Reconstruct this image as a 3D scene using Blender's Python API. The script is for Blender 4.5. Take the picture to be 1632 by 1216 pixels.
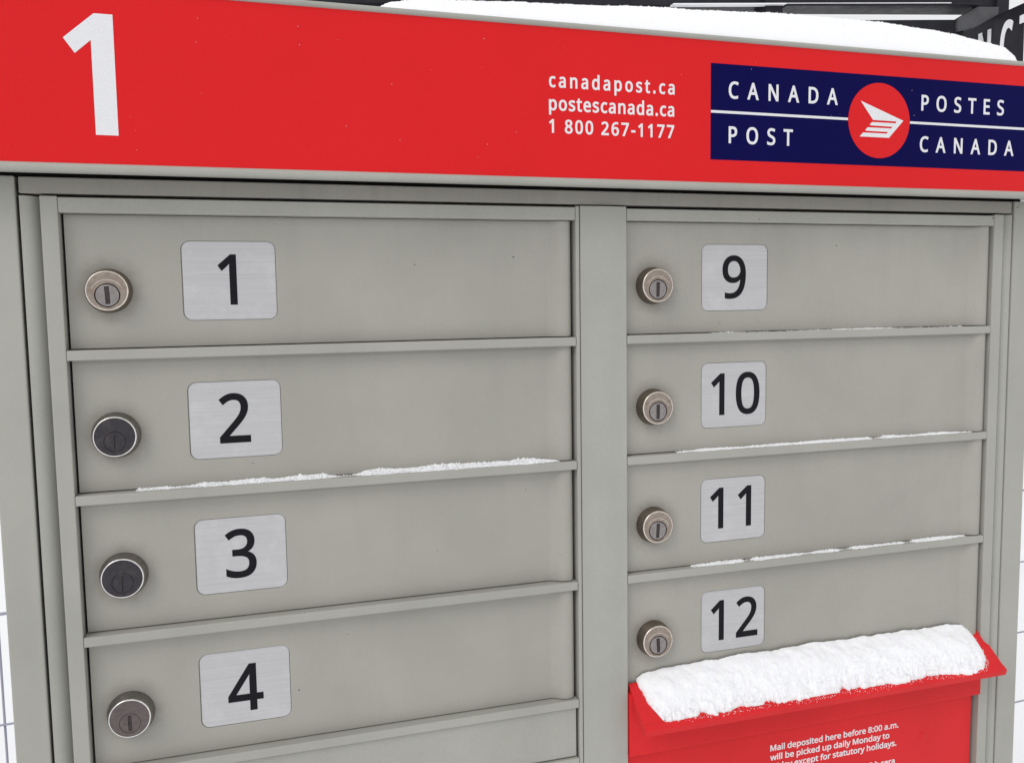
import bpy, bmesh, math, json
import numpy as np
from mathutils import Vector, Matrix

# ------------------------------------------------------------------ camera, sky, sun, exposure
scene = bpy.context.scene
for o in list(bpy.data.objects):
    bpy.data.objects.remove(o, do_unlink=True)
COL = scene.collection

cam_data = bpy.data.cameras.new('camera')
cam_data.sensor_width = 36.0
cam_data.lens = 36.0 * 1383.39 / 1632.0
cam_data.clip_start = 0.01
cam_data.clip_end = 2000
cam = bpy.data.objects.new('camera', cam_data)
cam.location = (0.10495, -0.58018, -0.06911)
cam.rotation_euler = (math.radians(84.94754), math.radians(0.85019), math.radians(-16.99543))
COL.objects.link(cam)
scene.camera = cam

world = bpy.data.worlds.new('World')
scene.world = world
world.use_nodes = True
wn = world.node_tree
wn.nodes.clear()
SUN_EL, SUN_AZ = math.radians(44), math.radians(234)      # azimuth clockwise from +Y (behind and left of the camera)
sky = wn.nodes.new('ShaderNodeTexSky')
sky.sky_type = 'NISHITA'
sky.sun_disc = False
sky.sun_elevation = SUN_EL
sky.sun_rotation = SUN_AZ
sky.air_density = 1.0
sky.dust_density = 6.0
sky.ozone_density = 1.0
hsv = wn.nodes.new('ShaderNodeHueSaturation')             # overcast: the same sky with hardly any blue left
hsv.inputs['Saturation'].default_value = 0.10
bg = wn.nodes.new('ShaderNodeBackground')
bg.inputs['Strength'].default_value = 0.125
out = wn.nodes.new('ShaderNodeOutputWorld')
wn.links.new(sky.outputs['Color'], hsv.inputs['Color'])
cloud = wn.nodes.new('ShaderNodeMix')                     # an even bright cloud cover over that sky
cloud.data_type = 'RGBA'
cloud.inputs[0].default_value = 0.88
cloud.inputs[7].default_value = (8.3, 8.35, 8.5, 1)
wn.links.new(hsv.outputs['Color'], cloud.inputs[6])
wn.links.new(cloud.outputs[2], bg.inputs['Color'])
wn.links.new(bg.outputs['Background'], out.inputs['Surface'])

sd = bpy.data.lights.new('sun', 'SUN')
sd.energy = 1.0
sd.angle = math.radians(34)
sd.color = (1.0, 0.985, 0.96)
sun = bpy.data.objects.new('sun', sd)
d = Vector((math.sin(SUN_AZ) * math.cos(SUN_EL), math.cos(SUN_AZ) * math.cos(SUN_EL), math.sin(SUN_EL)))
sun.rotation_euler = (-d).to_track_quat('-Z', 'Y').to_euler()
sun.location = d * 20
COL.objects.link(sun)

scene.view_settings.view_transform = 'Standard'
scene.view_settings.look = 'None'
scene.view_settings.gamma = 1.0
scene.view_settings.exposure = -0.20
scene.view_settings.use_curve_mapping = False
scene.render.engine = 'CYCLES'

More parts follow.
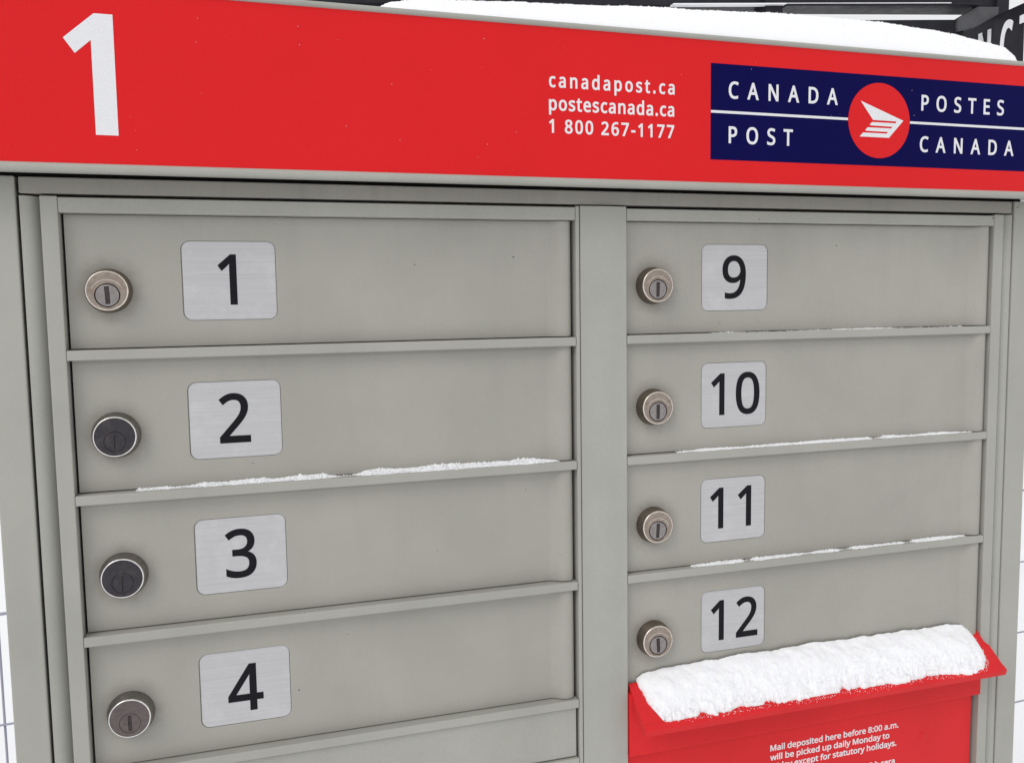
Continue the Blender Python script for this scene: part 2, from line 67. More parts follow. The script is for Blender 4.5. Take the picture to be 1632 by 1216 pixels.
# ------------------------------------------------------------------ letter outlines (advance, closed bezier loops), capital height 1000
GLYPHS = json.loads('''{" ":[364,[]],"-":[451,[[[169,321,56,321,56,357],[56,394,56,430,169,430],[282,430,395,430,395,394],[395,357,395,321,282,321]]]],".":[375,[[[211,-20,186,-20,163,-20],[143,-12,126,3,109,18],[101,42,101,76,101,110],[109,134,126,148,143,162],[163,169,186,169,211,169],[231,162,249,148,266,134],[275,110,275,76,275,42],[266,18,249,3,231,-12]]]],"0":[801,[[[479,-14,399,-14,286,-14],[203,32,149,123,95,214],[69,340,69,501,69,610],[80,702,102,779,123,855],[159,914,207,954,256,995],[320,1015,399,1015,511,1015],[595,970,650,880,705,790],[732,664,732,501,732,394],[721,302,699,225,676,148],[641,89,592,48,544,7]],[[324,91,399,91,474,91],[527,125,560,193,592,260],[608,363,608,501,608,638],[592,740,560,808,527,876],[474,910,399,910,324,910],[270,876,239,808,208,740],[192,638,192,501,192,364],[208,261,239,193,270,125]]]],"1":[801,[[[417,0,377,0,377,233],[377,466,377,699,377,739],[377,771,378,796,379,820],[380,845,382,871,367,857],[354,845,342,834,330,823],[314,810,296,794,260,765],[225,736,189,707,168,735],[146,762,125,790,215,860],[305,930,395,1000,429,1000],[463,1000,497,1000,497,667],[497,333,497,0,457,0]]]],"2":[801,[[[288,0,67,0,67,34],[67,68,67,102,155,190],[242,279,329,367,380,417],[422,462,457,501,491,541],[517,579,535,617,553,655],[562,696,562,741,562,796],[545,838,513,866,480,895],[437,909,385,909,337,909],[294,901,257,884,220,867],[183,844,144,814,122,841],[100,869,78,896,118,929],[163,957,214,980,264,1003],[322,1014,385,1014,479,1014],[552,990,606,943,661,896],[688,831,688,748,688,696],[677,647,655,602,634,556],[604,511,566,466,528,422],[483,374,431,324,362,255],[292,186,223,118,223,116],[223,114,223,112,391,112],[560,112,728,112,728,75],[728,37,728,0,508,0]]]],"3":[801,[[[426,-14,338,-14,285,-14],[237,-10,192,-2,147,6],[104,20,63,41,63,79],[63,117,63,155,105,135],[150,119,199,107,247,95],[294,90,339,90,429,90],[493,107,533,142,573,177],[592,225,592,287,592,350],[568,395,519,422,470,450],[401,464,312,464,280,464],[248,464,216,464,216,499],[216,534,216,569,248,569],[281,569,314,569,396,569],[458,586,501,620,543,655],[564,701,564,758,564,806],[548,844,515,870,483,897],[438,910,382,910,328,910],[282,902,244,887,205,871],[168,851,130,826,110,854],[89,882,69,910,104,938],[148,963,201,983,254,1004],[314,1014,381,1014,486,1014],[563,991,614,944,665,897],[690,838,690,766,690,699],[672,645,634,606,597,566],[547,540,483,527,483,525],[483,523,483,521,563,512],[623,486,662,445,702,404],[721,351,721,284,721,226],[708,175,681,130,654,84],[612,49,555,24,499,-1]]]],"4":[801,[[[548,0,508,0,508,76],[508,151,508,227,349,227],[189,227,29,227,29,262],[29,297,29,332,186,556],[343,781,500,1006,542,1006],[585,1006,627,1006,627,783],[627,560,627,338,676,338],[725,338,773,338,773,301],[773,264,773,227,725,227],[676,227,627,227,627,151],[627,76,627,0,588,0]],[[250,480,150,338,269,338],[389,338,508,338,508,443],[508,548,508,653,508,701],[509,743,511,777,512,811],[514,843,515,874,514,874],[512,874,510,874,502,856],[493,837,482,817,471,796],[460,779,450,765,350,622]]]],"5":[801,[[[465,-14,347,-14,296,-14],[248,-9,202,0,157,9],[119,23,88,41,88,79],[88,118,88,157,122,136],[163,120,211,109,259,97],[305,91,349,91,423,91],[482,109,527,144,573,179],[595,233,595,307,595,372],[575,422,535,457,495,492],[431,510,345,510,318,510],[289,507,255,503,221,498],[194,493,174,489,153,502],[133,515,112,528,125,685],[137,843,150,1000,317,1000],[484,1000,651,1000,651,963],[651,925,651,888,519,888],[387,888,255,888,247,791],[239,695,231,598,247,601],[268,604,296,608,323,612],[352,613,385,613,488,613],[570,588,630,536,691,485],[721,413,721,319,721,216],[688,134,623,75,557,16]]]],"6":[801,[[[514,-14,417,-14,354,-14],[296,2,245,34,194,65],[153,114,123,179,92,245],[77,327,77,427,77,499],[83,570,96,639,109,709],[131,772,165,828,198,885],[244,930,304,964,364,997],[441,1014,535,1014,555,1014],[576,1013,600,1011,624,1009],[643,1006,658,1001,658,966],[658,931,658,896,641,902],[623,906,602,909,581,912],[559,913,538,913,473,913],[420,902,377,881,334,859],[300,830,275,793,250,755],[232,712,221,664,210,615],[203,563,200,508,203,508],[206,508,209,508,230,541],[260,569,298,592,337,615],[386,626,445,626,532,626],[602,600,655,547,709,494],[735,419,735,322,735,218],[707,135,649,76,592,16]],[[368,90,416,90,475,90],[522,109,559,146,595,184],[613,243,613,322,613,386],[597,436,565,473,533,511],[485,529,420,529,376,529],[338,520,305,502,273,484],[247,461,229,433,211,405],[202,376,202,346,202,306],[210,266,225,226,241,187],[265,154,297,128,329,102]]]],"7":[801,[[[236,0,190,0,327,296],[464,592,601,888,421,888],[241,888,62,888,62,925],[62,963,62,1000,285,1000],[509,1000,732,1000,732,968],[732,937,732,905,597,603],[462,302,326,0,281,0]]]],"8":[801,[[[503,-14,403,-14,296,-14],[213,10,155,57,98,104],[69,170,69,255,69,301],[78,340,97,374,116,408],[142,437,174,461,205,485],[239,506,276,522,227,550],[186,584,152,624,118,664],[101,714,101,776,101,827],[114,870,140,905,166,940],[202,967,246,986,291,1005],[342,1014,399,1014,487,1014],[559,993,615,952,671,911],[699,852,699,775,699,734],[690,699,673,669,656,640],[633,613,604,590,575,567],[543,547,508,529,549,510],[587,488,620,463,654,438],[681,409,701,377,721,344],[731,305,731,259,731,175],[701,109,642,60,583,11]],[[371,592,405,577,453,598],[494,622,527,651,560,680],[577,720,577,770,577,817],[561,853,528,877,495,902],[452,915,398,915,346,915],[304,902,271,877,238,853],[221,817,221,770,221,736],[229,707,246,683,262,660],[284,640,312,624,340,608]],[[329,84,401,84,469,84],[521,100,557,132,593,165],[611,206,611,258,611,306],[592,347,553,379,515,411],[464,439,401,464,393,466],[386,469,378,472,317,446],[270,416,237,382,205,348],[189,305,189,254,189,205],[206,165,241,132,275,100]]]],"9":[801,[[[363,-14,269,-14,250,-14],[229,-13,204,-11,179,-8],[159,-5,143,0,143,35],[143,70,143,105,179,93],[220,87,266,87,331,87],[385,98,428,119,470,141],[504,170,529,207,555,243],[573,286,584,335,595,384],[602,436,604,490,601,490],[598,490,595,490,575,458],[545,431,506,408,468,385],[418,374,357,374,271,374],[202,400,149,453,96,506],[70,580,70,676,70,746],[83,807,110,857,137,908],[174,946,221,973,269,1000],[325,1014,389,1014,453,1014],[510,998,562,966,613,933],[654,885,683,820,713,755],[728,673,728,573,728,501],[722,430,709,361,697,291],[674,228,641,172,608,115],[561,70,501,36,440,3]],[[318,471,384,471,429,471],[467,480,500,498,533,516],[558,539,576,567,595,595],[604,624,604,654,604,694],[596,734,580,773,564,812],[540,845,508,871,477,897],[437,910,389,910,331,910],[284,891,247,853,210,815],[192,756,192,678,192,613],[208,563,239,526,270,489]]]],":":[375,[[[211,580,186,580,163,580],[143,587,126,602,109,617],[101,641,101,675,101,711],[109,735,126,749,143,763],[163,770,186,770,211,770],[231,763,249,749,266,735],[275,711,275,675,275,641],[266,617,249,602,231,587]],[[211,-20,186,-20,163,-20],[143,-12,126,3,109,18],[101,42,101,76,101,110],[109,134,126,148,143,162],[163,169,186,169,211,169],[231,162,249,148,266,134],[275,110,275,76,275,42],[266,18,249,3,231,-12]]]],"A":[895,[[[42,0,0,0,130,335],[261,669,391,1004,429,1004],[466,1004,504,1004,634,669],[764,335,894,0,850,0],[807,0,763,0,723,103],[683,206,643,310,511,310],[379,310,246,310,207,206],[167,103,127,0,85,0]],[[326,522,289,422,394,422],[500,422,605,422,568,522],[530,623,493,724,490,732],[486,745,479,765,472,784],[466,805,460,826,454,847],[449,863,445,874,439,845],[431,817,423,789,415,762],[408,740,402,724,364,623]]]],"C":[885,[[[600,-14,545,-14,443,-14],[358,7,290,49,222,91],[171,151,137,228,102,306],[85,397,85,501,85,602],[104,691,141,768,178,845],[232,905,304,949,376,992],[463,1014,566,1014,671,1014],[763,994,842,955,825,920],[808,884,791,849,761,863],[726,875,688,887,651,898],[609,903,564,903,457,903],[373,867,311,796,249,724],[218,625,218,500,218,376],[247,278,305,205,362,133],[448,97,563,97,607,97],[648,100,688,108,727,115],[765,125,803,136,803,99],[803,63,803,27,765,13],[727,2,687,-4,647,-11]]]],"D":[1022,[[[229,0,136,0,136,333],[136,667,136,1000,239,1000],[341,1000,444,1000,545,1000],[632,981,706,944,780,907],[837,852,877,779,917,707],[937,617,937,510,937,341],[891,214,799,128,707,43],[579,0,415,0,322,0]],[[262,369,262,108,307,108],[352,108,398,108,669,108],[804,240,804,506,804,639],[771,737,705,799,639,861],[546,892,426,892,371,892],[317,892,262,892,262,631]]]],"E":[779,[[[322,0,136,0,136,333],[136,667,136,1000,322,1000],[508,1000,695,1000,695,963],[695,926,695,889,550,889],[406,889,262,889,262,785],[262,681,262,577,398,577],[534,577,669,577,669,541],[669,504,669,468,534,468],[398,468,262,468,262,349],[262,230,262,111,406,111],[550,111,695,111,695,74],[695,37,695,0,508,0]]]],"F":[727,[[[178,0,136,0,136,333],[136,667,136,1000,322,1000],[508,1000,695,1000,695,963],[695,926,695,889,550,889],[406,889,262,889,262,771],[262,653,262,535,397,535],[533,535,668,535,668,498],[668,461,668,424,533,424],[397,424,262,424,262,283],[262,141,262,0,220,0]]]],"I":[475,[[[176,0,56,0,56,24],[56,49,56,73,95,82],[134,91,174,99,174,366],[174,633,174,899,134,908],[95,918,56,927,56,951],[56,976,56,1000,176,1000],[297,1000,417,1000,417,976],[417,951,417,927,378,918],[339,908,300,899,300,633],[300,366,300,99,339,91],[378,82,417,73,417,49],[417,24,417,0,297,0]]]],"J":[382,[[[73,-266,-6,-266,-28,-266],[-48,-264,-64,-261,-81,-258],[-96,-254,-109,-248,-109,-212],[-109,-177,-109,-141,-94,-145],[-78,-148,-62,-151,-45,-154],[-27,-155,-8,-155,15,-155],[37,-151,58,-141,79,-132],[96,-116,109,-92,122,-69],[129,-36,129,6,129,337],[129,669,129,1000,171,1000],[213,1000,255,1000,255,672],[255,344,255,15,255,-81],[231,-152,183,-197,136,-243]]]],"L":[734,[[[324,0,136,0,136,333],[136,667,136,1000,178,1000],[220,1000,262,1000,262,704],[262,408,262,112,408,112],[553,112,699,112,699,75],[699,37,699,0,511,0]]]],"M":[1270,[[[175,0,136,0,136,333],[136,667,136,1000,198,1000],[260,1000,322,1000,425,727],[528,454,630,181,632,181],[634,181,636,181,740,454],[845,727,950,1000,1011,1000],[1073,1000,1134,1000,1134,667],[1134,333,1134,0,1093,0],[1051,0,1010,0,1010,205],[1010,410,1010,615,1010,663],[1011,711,1013,759,1016,807],[1018,845,1020,875,1018,875],[1016,875,1014,875,903,584],[792,292,681,0,646,0],[612,0,577,0,467,292],[358,585,248,877,246,877],[244,877,242,877,245,848],[247,809,249,760,251,711],[252,660,252,606,252,404],[252,202,252,0,213,0]]]],"N":[1064,[[[175,0,136,0,136,333],[136,667,136,1000,184,1000],[233,1000,282,1000,459,724],[637,448,815,172,817,172],[819,172,821,172,820,187],[819,210,817,239,816,269],[814,302,813,338,812,373],[811,406,811,436,811,624],[811,812,811,1000,850,1000],[889,1000,929,1000,929,667],[929,333,929,0,880,0],[831,0,782,0,603,277],[425,554,246,831,245,831],[243,831,241,831,244,798],[246,757,249,709,251,660],[252,610,252,559,252,373],[252,186,252,0,213,0]]]],"O":[1094,[[[648,-14,548,-14,444,-14],[358,7,289,50,221,93],[169,154,136,231,102,309],[85,399,85,503,85,606],[102,695,136,772,169,848],[221,908,289,951,358,994],[444,1015,549,1015,649,1015],[733,994,801,952,869,909],[921,849,956,772,991,695],[1008,605,1008,501,1008,398],[991,307,956,230,921,153],[869,93,801,50,733,7]],[[435,95,548,95,662,95],[745,131,797,204,849,276],[875,375,875,501,875,627],[849,726,797,798,745,869],[662,905,549,905,436,905],[353,869,299,798,245,726],[218,627,218,501,218,375],[245,276,298,204,352,131]]]],"P":[847,[[[178,0,136,0,136,333],[136,667,136,1000,224,1000],[312,1000,401,1000,531,1000],[627,974,686,923,746,872],[776,799,776,706,776,651],[764,599,739,551,714,503],[673,464,614,434,556,404],[477,389,377,389,338,389],[300,389,262,389,262,260],[262,130,262,0,220,0]],[[262,629,262,497,296,497],[329,497,363,497,458,497],[529,513,576,543,622,574],[646,627,646,700,646,765],[625,813,584,845,543,876],[478,892,389,892,347,892],[304,892,262,892,262,761]]]],"S":[769,[[[455,-14,346,-14,290,-14],[238,-10,190,-1,143,7],[103,19,71,34,71,74],[71,114,71,154,105,139],[147,126,197,113,247,101],[298,95,352,95,426,95],[482,110,520,139,558,168],[577,207,577,256,577,289],[570,317,556,339,542,361],[518,382,484,401,450,420],[402,440,342,462,257,493],[193,531,149,576,106,620],[84,682,84,759,84,812],[98,858,125,896,152,933],[189,963,237,983,285,1004],[341,1014,403,1014,458,1014],[509,1009,555,999,600,988],[642,975,679,958,666,922],[653,886,640,850,606,865],[568,878,527,888,487,898],[444,903,401,903,338,903],[291,890,259,863,227,837],[211,802,211,758,211,724],[218,696,232,674,246,651],[269,631,301,613,333,596],[376,576,430,556,489,535],[539,511,579,487,620,462],[651,432,672,398,693,363],[703,320,703,268,703,179],[671,110,606,60,542,11]]]],"T":[779,[[[368,0,326,0,326,296],[326,593,326,889,222,889],[118,889,14,889,14,926],[14,963,14,1000,264,1000],[514,1000,763,1000,763,963],[763,926,763,889,660,889],[556,889,452,889,452,593],[452,296,452,0,410,0]]]],"U":[1024,[[[596,-14,507,-14,383,-14],[288,20,223,88,158,155],[126,245,126,356,126,570],[126,785,126,1000,168,1000],[210,1000,252,1000,252,784],[252,568,252,352,252,270],[274,207,317,162,361,118],[426,95,514,95,605,95],[670,119,711,167,751,215],[772,277,772,353,772,569],[772,784,772,1000,813,1000],[855,1000,896,1000,896,784],[896,569,896,353,896,284],[882,222,854,166,826,110],[784,67,726,34,669,2]]]],"a":[786,[[[365,-14,301,-14,233,-14],[176,4,132,40,87,76],[64,132,64,209,64,283],[94,341,153,382,211,422],[302,444,424,448,467,450],[509,451,552,452,552,467],[552,482,552,497,552,560],[538,603,511,627,484,652],[446,664,396,664,357,664],[320,658,284,646,249,635],[216,621,185,606,172,637],[160,668,147,699,180,717],[218,732,263,744,308,757],[355,763,403,763,495,763],[563,743,606,703,650,663],[672,599,672,511,672,341],[672,170,672,0,642,0],[613,0,583,0,575,35],[567,71,559,106,557,106],[555,106,553,106,521,65],[486,35,450,15,414,-4]],[[289,85,329,85,393,85],[445,103,487,138,529,173],[550,227,550,300,550,322],[550,345,550,367,514,366],[477,364,440,363,346,359],[282,344,246,318,210,292],[192,255,192,207,192,165],[205,134,230,115,256,95]]]],"b":[861,[[[567,-14,475,-14,416,-14],[368,-3,331,18,293,40],[264,65,242,95,239,95],[236,95,232,95,224,63],[216,32,207,0,178,0],[148,0,119,0,119,355],[119,710,119,1064,160,1064],[201,1064,242,1064,242,978],[242,892,242,805,242,774],[242,744,240,716,239,689],[237,667,235,651,238,651],[240,651,242,651,264,683],[293,710,331,731,368,753],[416,763,475,763,568,763],[643,731,700,666,756,601],[784,504,784,375,784,246],[756,149,699,84,642,19]],[[374,88,457,88,524,88],[574,113,607,162,640,212],[657,283,657,377,657,566],[589,661,454,661,374,661],[319,638,289,592,258,547],[242,476,242,380,242,378],[242,376,242,374,242,282],[257,211,288,162,318,113]]]],"c":[672,[[[463,-14,420,-14,354,-14],[295,0,243,27,191,54],[151,96,121,153,92,210],[77,282,77,371,77,464],[92,539,123,597,154,655],[196,697,249,724,301,751],[361,765,429,765,467,765],[504,761,539,753,575,745],[604,735,626,724,613,690],[601,656,588,622,566,630],[540,638,510,646,480,653],[452,657,426,657,278,657],[204,562,204,373,204,282],[222,213,258,165,294,116],[348,92,419,92,460,92],[496,97,527,105,559,113],[587,124,613,136,613,99],[613,63,613,27,588,14],[560,4,530,-4,500,-11]]]],"d":[861,[[[444,-14,385,-14,292,-14],[217,18,161,83,105,148],[77,245,77,374,77,503],[105,600,162,666,218,732],[293,765,387,765,444,765],[492,754,529,732,566,711],[596,685,619,654,622,654],[625,654,627,654,627,666],[625,684,623,708,620,732],[619,751,619,765,619,865],[619,965,619,1064,660,1064],[701,1064,742,1064,742,710],[742,355,742,0,709,0],[676,0,643,0,637,34],[631,67,625,101,623,101],[621,101,619,101,597,69],[567,42,529,20,492,-3]],[[338,88,405,88,484,88],[540,110,572,153,604,197],[620,262,620,350,620,358],[620,365,620,373,620,466],[605,538,574,588,543,637],[486,662,403,662,337,662],[287,636,254,583,221,531],[204,460,204,371,204,282],[221,212,254,162,287,113]]]],"e":[790,[[[490,-14,438,-14,367,-14],[305,0,250,29,195,58],[153,102,123,159,92,216],[77,287,77,370,77,452],[91,522,118,581,146,640],[185,685,235,717,285,749],[343,765,409,765,473,765],[529,751,575,723,621,695],[657,655,681,604,706,553],[718,494,718,426,718,401],[718,376,718,352,547,352],[376,352,204,352,206,267],[228,202,270,158,311,113],[369,91,444,91,492,91],[534,95,571,104,608,113],[646,126,685,143,685,107],[685,71,685,35,647,18],[609,6,571,-2,534,-10]],[[214,517,207,450,335,450],[462,450,590,450,590,513],[575,565,546,604,516,644],[470,664,408,664,349,664],[302,645,268,607,234,569]]]],"f":[482,[[[194,0,153,0,153,218],[153,437,153,655,109,655],[65,655,21,655,21,675],[21,694,21,713,65,727],[109,741,153,755,153,769],[153,784,153,798,153,895],[174,965,217,1008,260,1050],[320,1071,396,1071,426,1071],[454,1069,478,1064,503,1059],[524,1053,542,1046,531,1014],[521,982,510,950,495,954],[478,959,458,964,438,968],[418,971,398,971,357,971],[326,957,306,929,286,902],[276,859,276,800,276,783],[276,767,276,751,339,751],[402,751,465,751,465,719],[465,687,465,655,402,655],[339,655,276,655,276,437],[276,218,276,0,235,0]]]],"h":[866,[[[160,0,119,0,119,355],[119,710,119,1064,160,1064],[201,1064,242,1064,242,960],[242,856,242,752,242,715],[240,680,235,647,238,647],[241,647,244,647,268,685],[301,714,342,734,384,754],[429,763,478,763,569,763],[638,742,683,698,729,655],[752,585,752,489,752,326],[752,163,752,0,711,0],[671,0,630,0,630,160],[630,320,630,480,630,601],[574,661,462,661,378,661],[320,637,289,590,258,543],[242,476,242,388,242,259],[242,129,242,0,201,0]]]],"i":[361,[[[201,875,182,875,162,875],[144,882,130,895,116,908],[109,928,109,954,109,981],[116,1001,130,1013,144,1026],[162,1032,182,1032,201,1032],[217,1026,232,1013,246,1001],[254,981,254,954,254,928],[246,908,232,895,217,882]],[[160,0,119,0,119,250],[119,500,119,751,160,751],[201,751,242,751,242,500],[242,250,242,0,201,0]]]],"k":[748,[[[160,0,119,0,119,355],[119,710,119,1064,160,1064],[200,1064,241,1064,241,879],[241,694,241,508,241,493],[240,474,239,450,239,425],[237,404,235,387,237,387],[239,387,241,387,246,394],[255,405,266,419,277,433],[289,447,300,461,312,476],[322,488,331,497,410,582],[490,666,570,751,618,751],[666,751,714,751,613,644],[512,537,410,430,519,287],[627,143,735,0,686,0],[636,0,587,0,500,117],[413,233,326,350,298,325],[269,301,241,276,241,184],[241,92,241,0,200,0]]]],"l":[361,[[[160,0,119,0,119,355],[119,710,119,1064,160,1064],[201,1064,242,1064,242,710],[242,355,242,0,201,0]]]],"m":[1310,[[[160,0,119,0,119,250],[119,500,119,751,152,751],[185,751,218,751,225,717],[231,683,237,648,239,648],[241,648,244,648,267,688],[299,717,338,736,378,755],[420,765,465,765,583,765],[659,723,695,639,697,639],[699,639,702,639,727,682],[761,713,805,734,848,754],[894,765,943,765,1028,765],[1091,743,1133,700,1175,656],[1196,586,1196,489,1196,326],[1196,163,1196,0,1155,0],[1115,0,1074,0,1074,161],[1074,322,1074,483,1074,602],[1023,661,922,661,849,661],[797,640,765,598,734,556],[718,495,718,415,718,276],[718,138,718,0,678,0],[637,0,597,0,597,161],[597,322,597,483,597,602],[545,661,443,661,367,661],[315,638,286,591,257,544],[242,477,242,389,242,260],[242,130,242,0,201,0]]]],"n":[866,[[[160,0,119,0,119,250],[119,500,119,751,152,751],[185,751,218,751,225,717],[231,683,237,648,239,648],[241,648,244,648,268,688],[302,717,345,736,387,755],[433,765,480,765,570,765],[638,743,683,700,729,656],[752,586,752,489,752,326],[752,163,752,0,711,0],[671,0,630,0,630,160],[630,320,630,480,630,601],[574,661,462,661,379,661],[322,638,290,591,258,544],[242,477,242,389,242,260],[242,130,242,0,201,0]]]],"o":[847,[[[529,-14,422,-14,355,-14],[296,1,244,32,193,62],[152,106,122,165,92,223],[77,294,77,377,77,501],[108,597,171,664,233,731],[318,765,426,765,494,765],[554,750,606,719,658,689],[698,645,728,588,757,530],[772,460,772,377,772,253],[740,156,677,88,614,20]],[[348,88,424,88,500,88],[556,114,591,166,627,218],[644,288,644,377,644,465],[627,535,591,585,556,636],[500,661,423,661,346,661],[291,636,256,585,222,535],[204,465,204,377,204,288],[222,218,257,166,292,114]]]],"p":[861,[[[160,-336,119,-336,119,26],[119,388,119,751,153,751],[186,751,220,751,225,717],[231,683,237,648,239,648],[240,648,242,648,265,681],[294,709,331,731,367,754],[415,765,476,765,569,765],[643,732,700,668,756,604],[784,507,784,377,784,249],[756,152,700,85,643,19],[568,-14,475,-14,417,-14],[369,-3,331,19,293,41],[264,66,242,95,239,95],[237,95,234,95,236,79],[238,59,239,35,241,11],[242,-10,242,-28,242,-131],[242,-233,242,-336,201,-336]],[[374,88,457,88,502,88],[540,101,569,126,599,151],[621,186,635,229,650,272],[657,322,657,378,657,464],[640,533,607,584,574,635],[523,661,454,661,377,661],[323,640,292,597,261,554],[244,488,242,401,242,393],[242,385,242,377,242,284],[257,213,288,163,318,113]]]],"r":[578,[[[160,0,119,0,119,250],[119,500,119,751,153,751],[186,751,220,751,225,705],[229,659,234,613,236,613],[238,613,239,613,264,655],[295,690,333,720,372,750],[417,765,469,765,483,765],[498,764,515,763,531,761],[545,759,557,756,552,718],[547,681,542,643,530,646],[517,648,502,650,488,652],[474,653,461,653,423,653],[387,642,353,621,319,600],[292,571,272,533,252,495],[242,451,242,401,242,267],[242,134,242,0,201,0]]]],"s":[671,[[[400,-14,308,-14,256,-14],[211,-10,173,-1,135,7],[102,19,73,34,73,71],[73,108,73,146,103,131],[139,117,181,104,224,92],[267,85,311,85,373,85],[419,95,447,116,475,136],[489,162,489,196,489,215],[484,232,473,246,463,261],[445,276,418,291,391,306],[353,323,304,342,255,360],[214,379,179,398,145,416],[118,439,99,465,81,491],[71,525,71,566,71,629],[97,678,149,713,201,747],[269,765,353,765,399,765],[441,760,481,751,521,743],[558,730,592,714,578,682],[564,649,550,616,519,629],[486,641,451,650,416,659],[381,664,345,664,294,664],[256,656,229,639,202,623],[189,601,189,573,189,552],[195,535,207,520,219,506],[240,492,268,478,297,465],[334,448,382,430,430,412],[471,394,504,375,538,356],[563,333,581,307,599,281],[608,247,608,207,608,134],[581,79,527,42,472,5]]]],"t":[506,[[[371,-14,349,-14,310,-14],[273,-7,240,6,207,20],[180,43,160,77,139,111],[129,158,129,218,129,364],[129,510,129,655,93,655],[58,655,22,655,22,675],[22,695,22,714,58,731],[94,747,130,763,147,817],[163,870,179,923,204,923],[228,923,252,923,252,866],[252,808,252,751,324,751],[397,751,469,751,469,719],[469,687,469,655,397,655],[324,655,252,655,252,511],[252,366,252,221,252,176],[263,142,285,120,307,98],[335,87,370,87,388,87],[408,88,427,92,447,95],[463,99,475,102,475,71],[475,40,475,8,462,2],[443,-4,419,-8,394,-12]]]],"u":[866,[[[432,-14,384,-14,293,-14],[225,8,179,51,134,95],[111,164,111,259,111,423],[111,587,111,751,152,751],[194,751,235,751,235,590],[235,429,235,268,235,148],[291,88,402,88,485,88],[543,112,575,158,607,205],[623,272,623,360,623,490],[623,620,623,751,664,751],[705,751,746,751,746,500],[746,250,746,0,713,0],[679,0,646,0,640,33],[634,66,627,99,626,99],[624,99,622,99,598,60],[564,32,521,13,478,-5]]]],"v":[711,[[[331,0,284,0,190,250],[95,500,0,751,44,751],[88,751,132,751,185,603],[238,456,291,308,299,288],[307,265,315,239,324,214],[331,190,338,167,344,144],[349,125,352,109,353,109],[355,109,357,109,361,125],[366,145,373,168,380,191],[388,216,397,241,406,266],[414,289,420,308,473,456],[527,603,580,751,624,751],[668,751,711,751,616,500],[521,250,426,0,379,0]]]],"w":[1101,[[[268,1,221,1,153,252],[84,502,15,752,58,752],[100,752,143,752,177,619],[212,485,246,352,257,311],[267,271,276,230,285,189],[292,155,296,127,297,127],[299,127,301,127,305,143],[309,163,314,186,320,210],[325,234,332,260,338,285],[345,309,352,329,396,470],[440,611,485,752,529,752],[574,752,619,752,662,611],[705,470,748,329,758,297],[768,263,778,225,788,188],[795,156,798,129,800,129],[802,129,804,129,807,152],[813,184,823,225,833,267],[843,309,854,352,889,485],[924,619,959,752,1001,752],[1043,752,1085,752,1016,502],[946,252,877,1,829,1],[781,1,732,1,690,142],[647,283,604,424,592,463],[581,500,572,537,563,574],[556,603,552,623,550,623],[548,623,546,623,542,603],[536,574,528,537,520,500],[509,462,496,423,451,282],[406,142,361,1,315,1]]]],"x":[741,[[[71,0,25,0,116,128],[206,256,297,384,211,506],[124,628,38,751,85,751],[131,751,178,751,242,656],[307,562,371,468,435,562],[499,656,563,751,609,751],[655,751,702,751,615,628],[529,506,443,384,534,256],[625,128,716,0,669,0],[622,0,576,0,507,100],[439,200,371,300,302,200],[233,100,164,0,118,0]]]],"y":[714,[[[190,-336,118,-336,95,-336],[76,-335,59,-333,42,-330],[28,-328,15,-325,15,-292],[15,-260,15,-227,26,-229],[38,-231,53,-232,67,-234],[82,-235,98,-235,141,-235],[176,-223,202,-199,228,-175],[249,-142,265,-102,278,-69],[291,-36,304,-3,203,248],[102,500,1,751,45,751],[89,751,133,751,187,608],[241,466,296,324,310,286],[322,250,333,216,345,182],[353,150,359,119,360,119],[362,119,364,119,370,142],[378,173,390,211,402,249],[415,287,429,325,479,467],[530,609,581,751,626,751],[670,751,714,751,606,466],[499,181,391,-104,365,-175],[331,-231,289,-273,248,-315]]]],"é":[840,[[[324,0,133,0,133,333],[133,667,133,1000,324,1000],[516,1000,707,1000,707,667],[707,333,707,0,516,0]],[[204,357,204,71,349,71],[493,71,637,71,637,357],[637,643,637,929,493,929],[349,929,204,929,204,643]]]]}''')

SIGN_TH = 97.0
SIGN_LETTERS = [('N', -0.112, -0.022, -0.30, -0.055), ('C', 0.044, 0.128, -0.305, -0.052), ('T', 0.172, 0.262, -0.30, -0.055)]
# ------------------------------------------------------------------ helpers
rng = np.random.default_rng(7)

def hsh(ix, iy, iz, seed):
    n = (ix.astype(np.int64) * 374761393 + iy.astype(np.int64) * 668265263 + iz.astype(np.int64) * 2147483647 + seed * 974711) & 0xffffffff
    n = ((n ^ (n >> 13)) * 1274126177) & 0xffffffff
    n = (n ^ (n >> 16)) & 0xffffff
    return n / float(0xffffff)

def vnoise(x, y, z=None, seed=0):
    if z is None: z = np.zeros_like(x)
    fx, fy, fz = np.floor(x), np.floor(y), np.floor(z)
    ix, iy, iz = fx.astype(np.int64), fy.astype(np.int64), fz.astype(np.int64)
    tx, ty, tz = x - fx, y - fy, z - fz
    tx, ty, tz = [t * t * (3 - 2 * t) for t in (tx, ty, tz)]
    r = 0
    for dx in (0, 1):
        for dy in (0, 1):
            for dz in (0, 1):
                w = (tx if dx else 1 - tx) * (ty if dy else 1 - ty) * (tz if dz else 1 - tz)
                r = r + w * hsh(ix + dx, iy + dy, iz + dz, seed)
    return r

def fbm(x, y, z=None, seed=0, octaves=4):
    s, a, t = 0, 1.0, 0
    for k in range(octaves):
        f = 2.0 ** k
        s = s + a * (vnoise(x * f, y * f, None if z is None else z * f, seed + k) - 0.5)
        t += a; a *= 0.55
    return s / t * 2

def link(o, parent=None):
    COL.objects.link(o)
    if parent is not None:
        o.parent = parent
    return o

def mesh_obj(name, me, mat, parent=None, loc=None):
    if mat is not None and len(me.materials) == 0:
        for m in (mat if isinstance(mat, (list, tuple)) else [mat]):
            me.materials.append(m)
    o = bpy.data.objects.new(name, me)
    link(o, parent)
    if loc is not None:
        o.location = loc
    return o

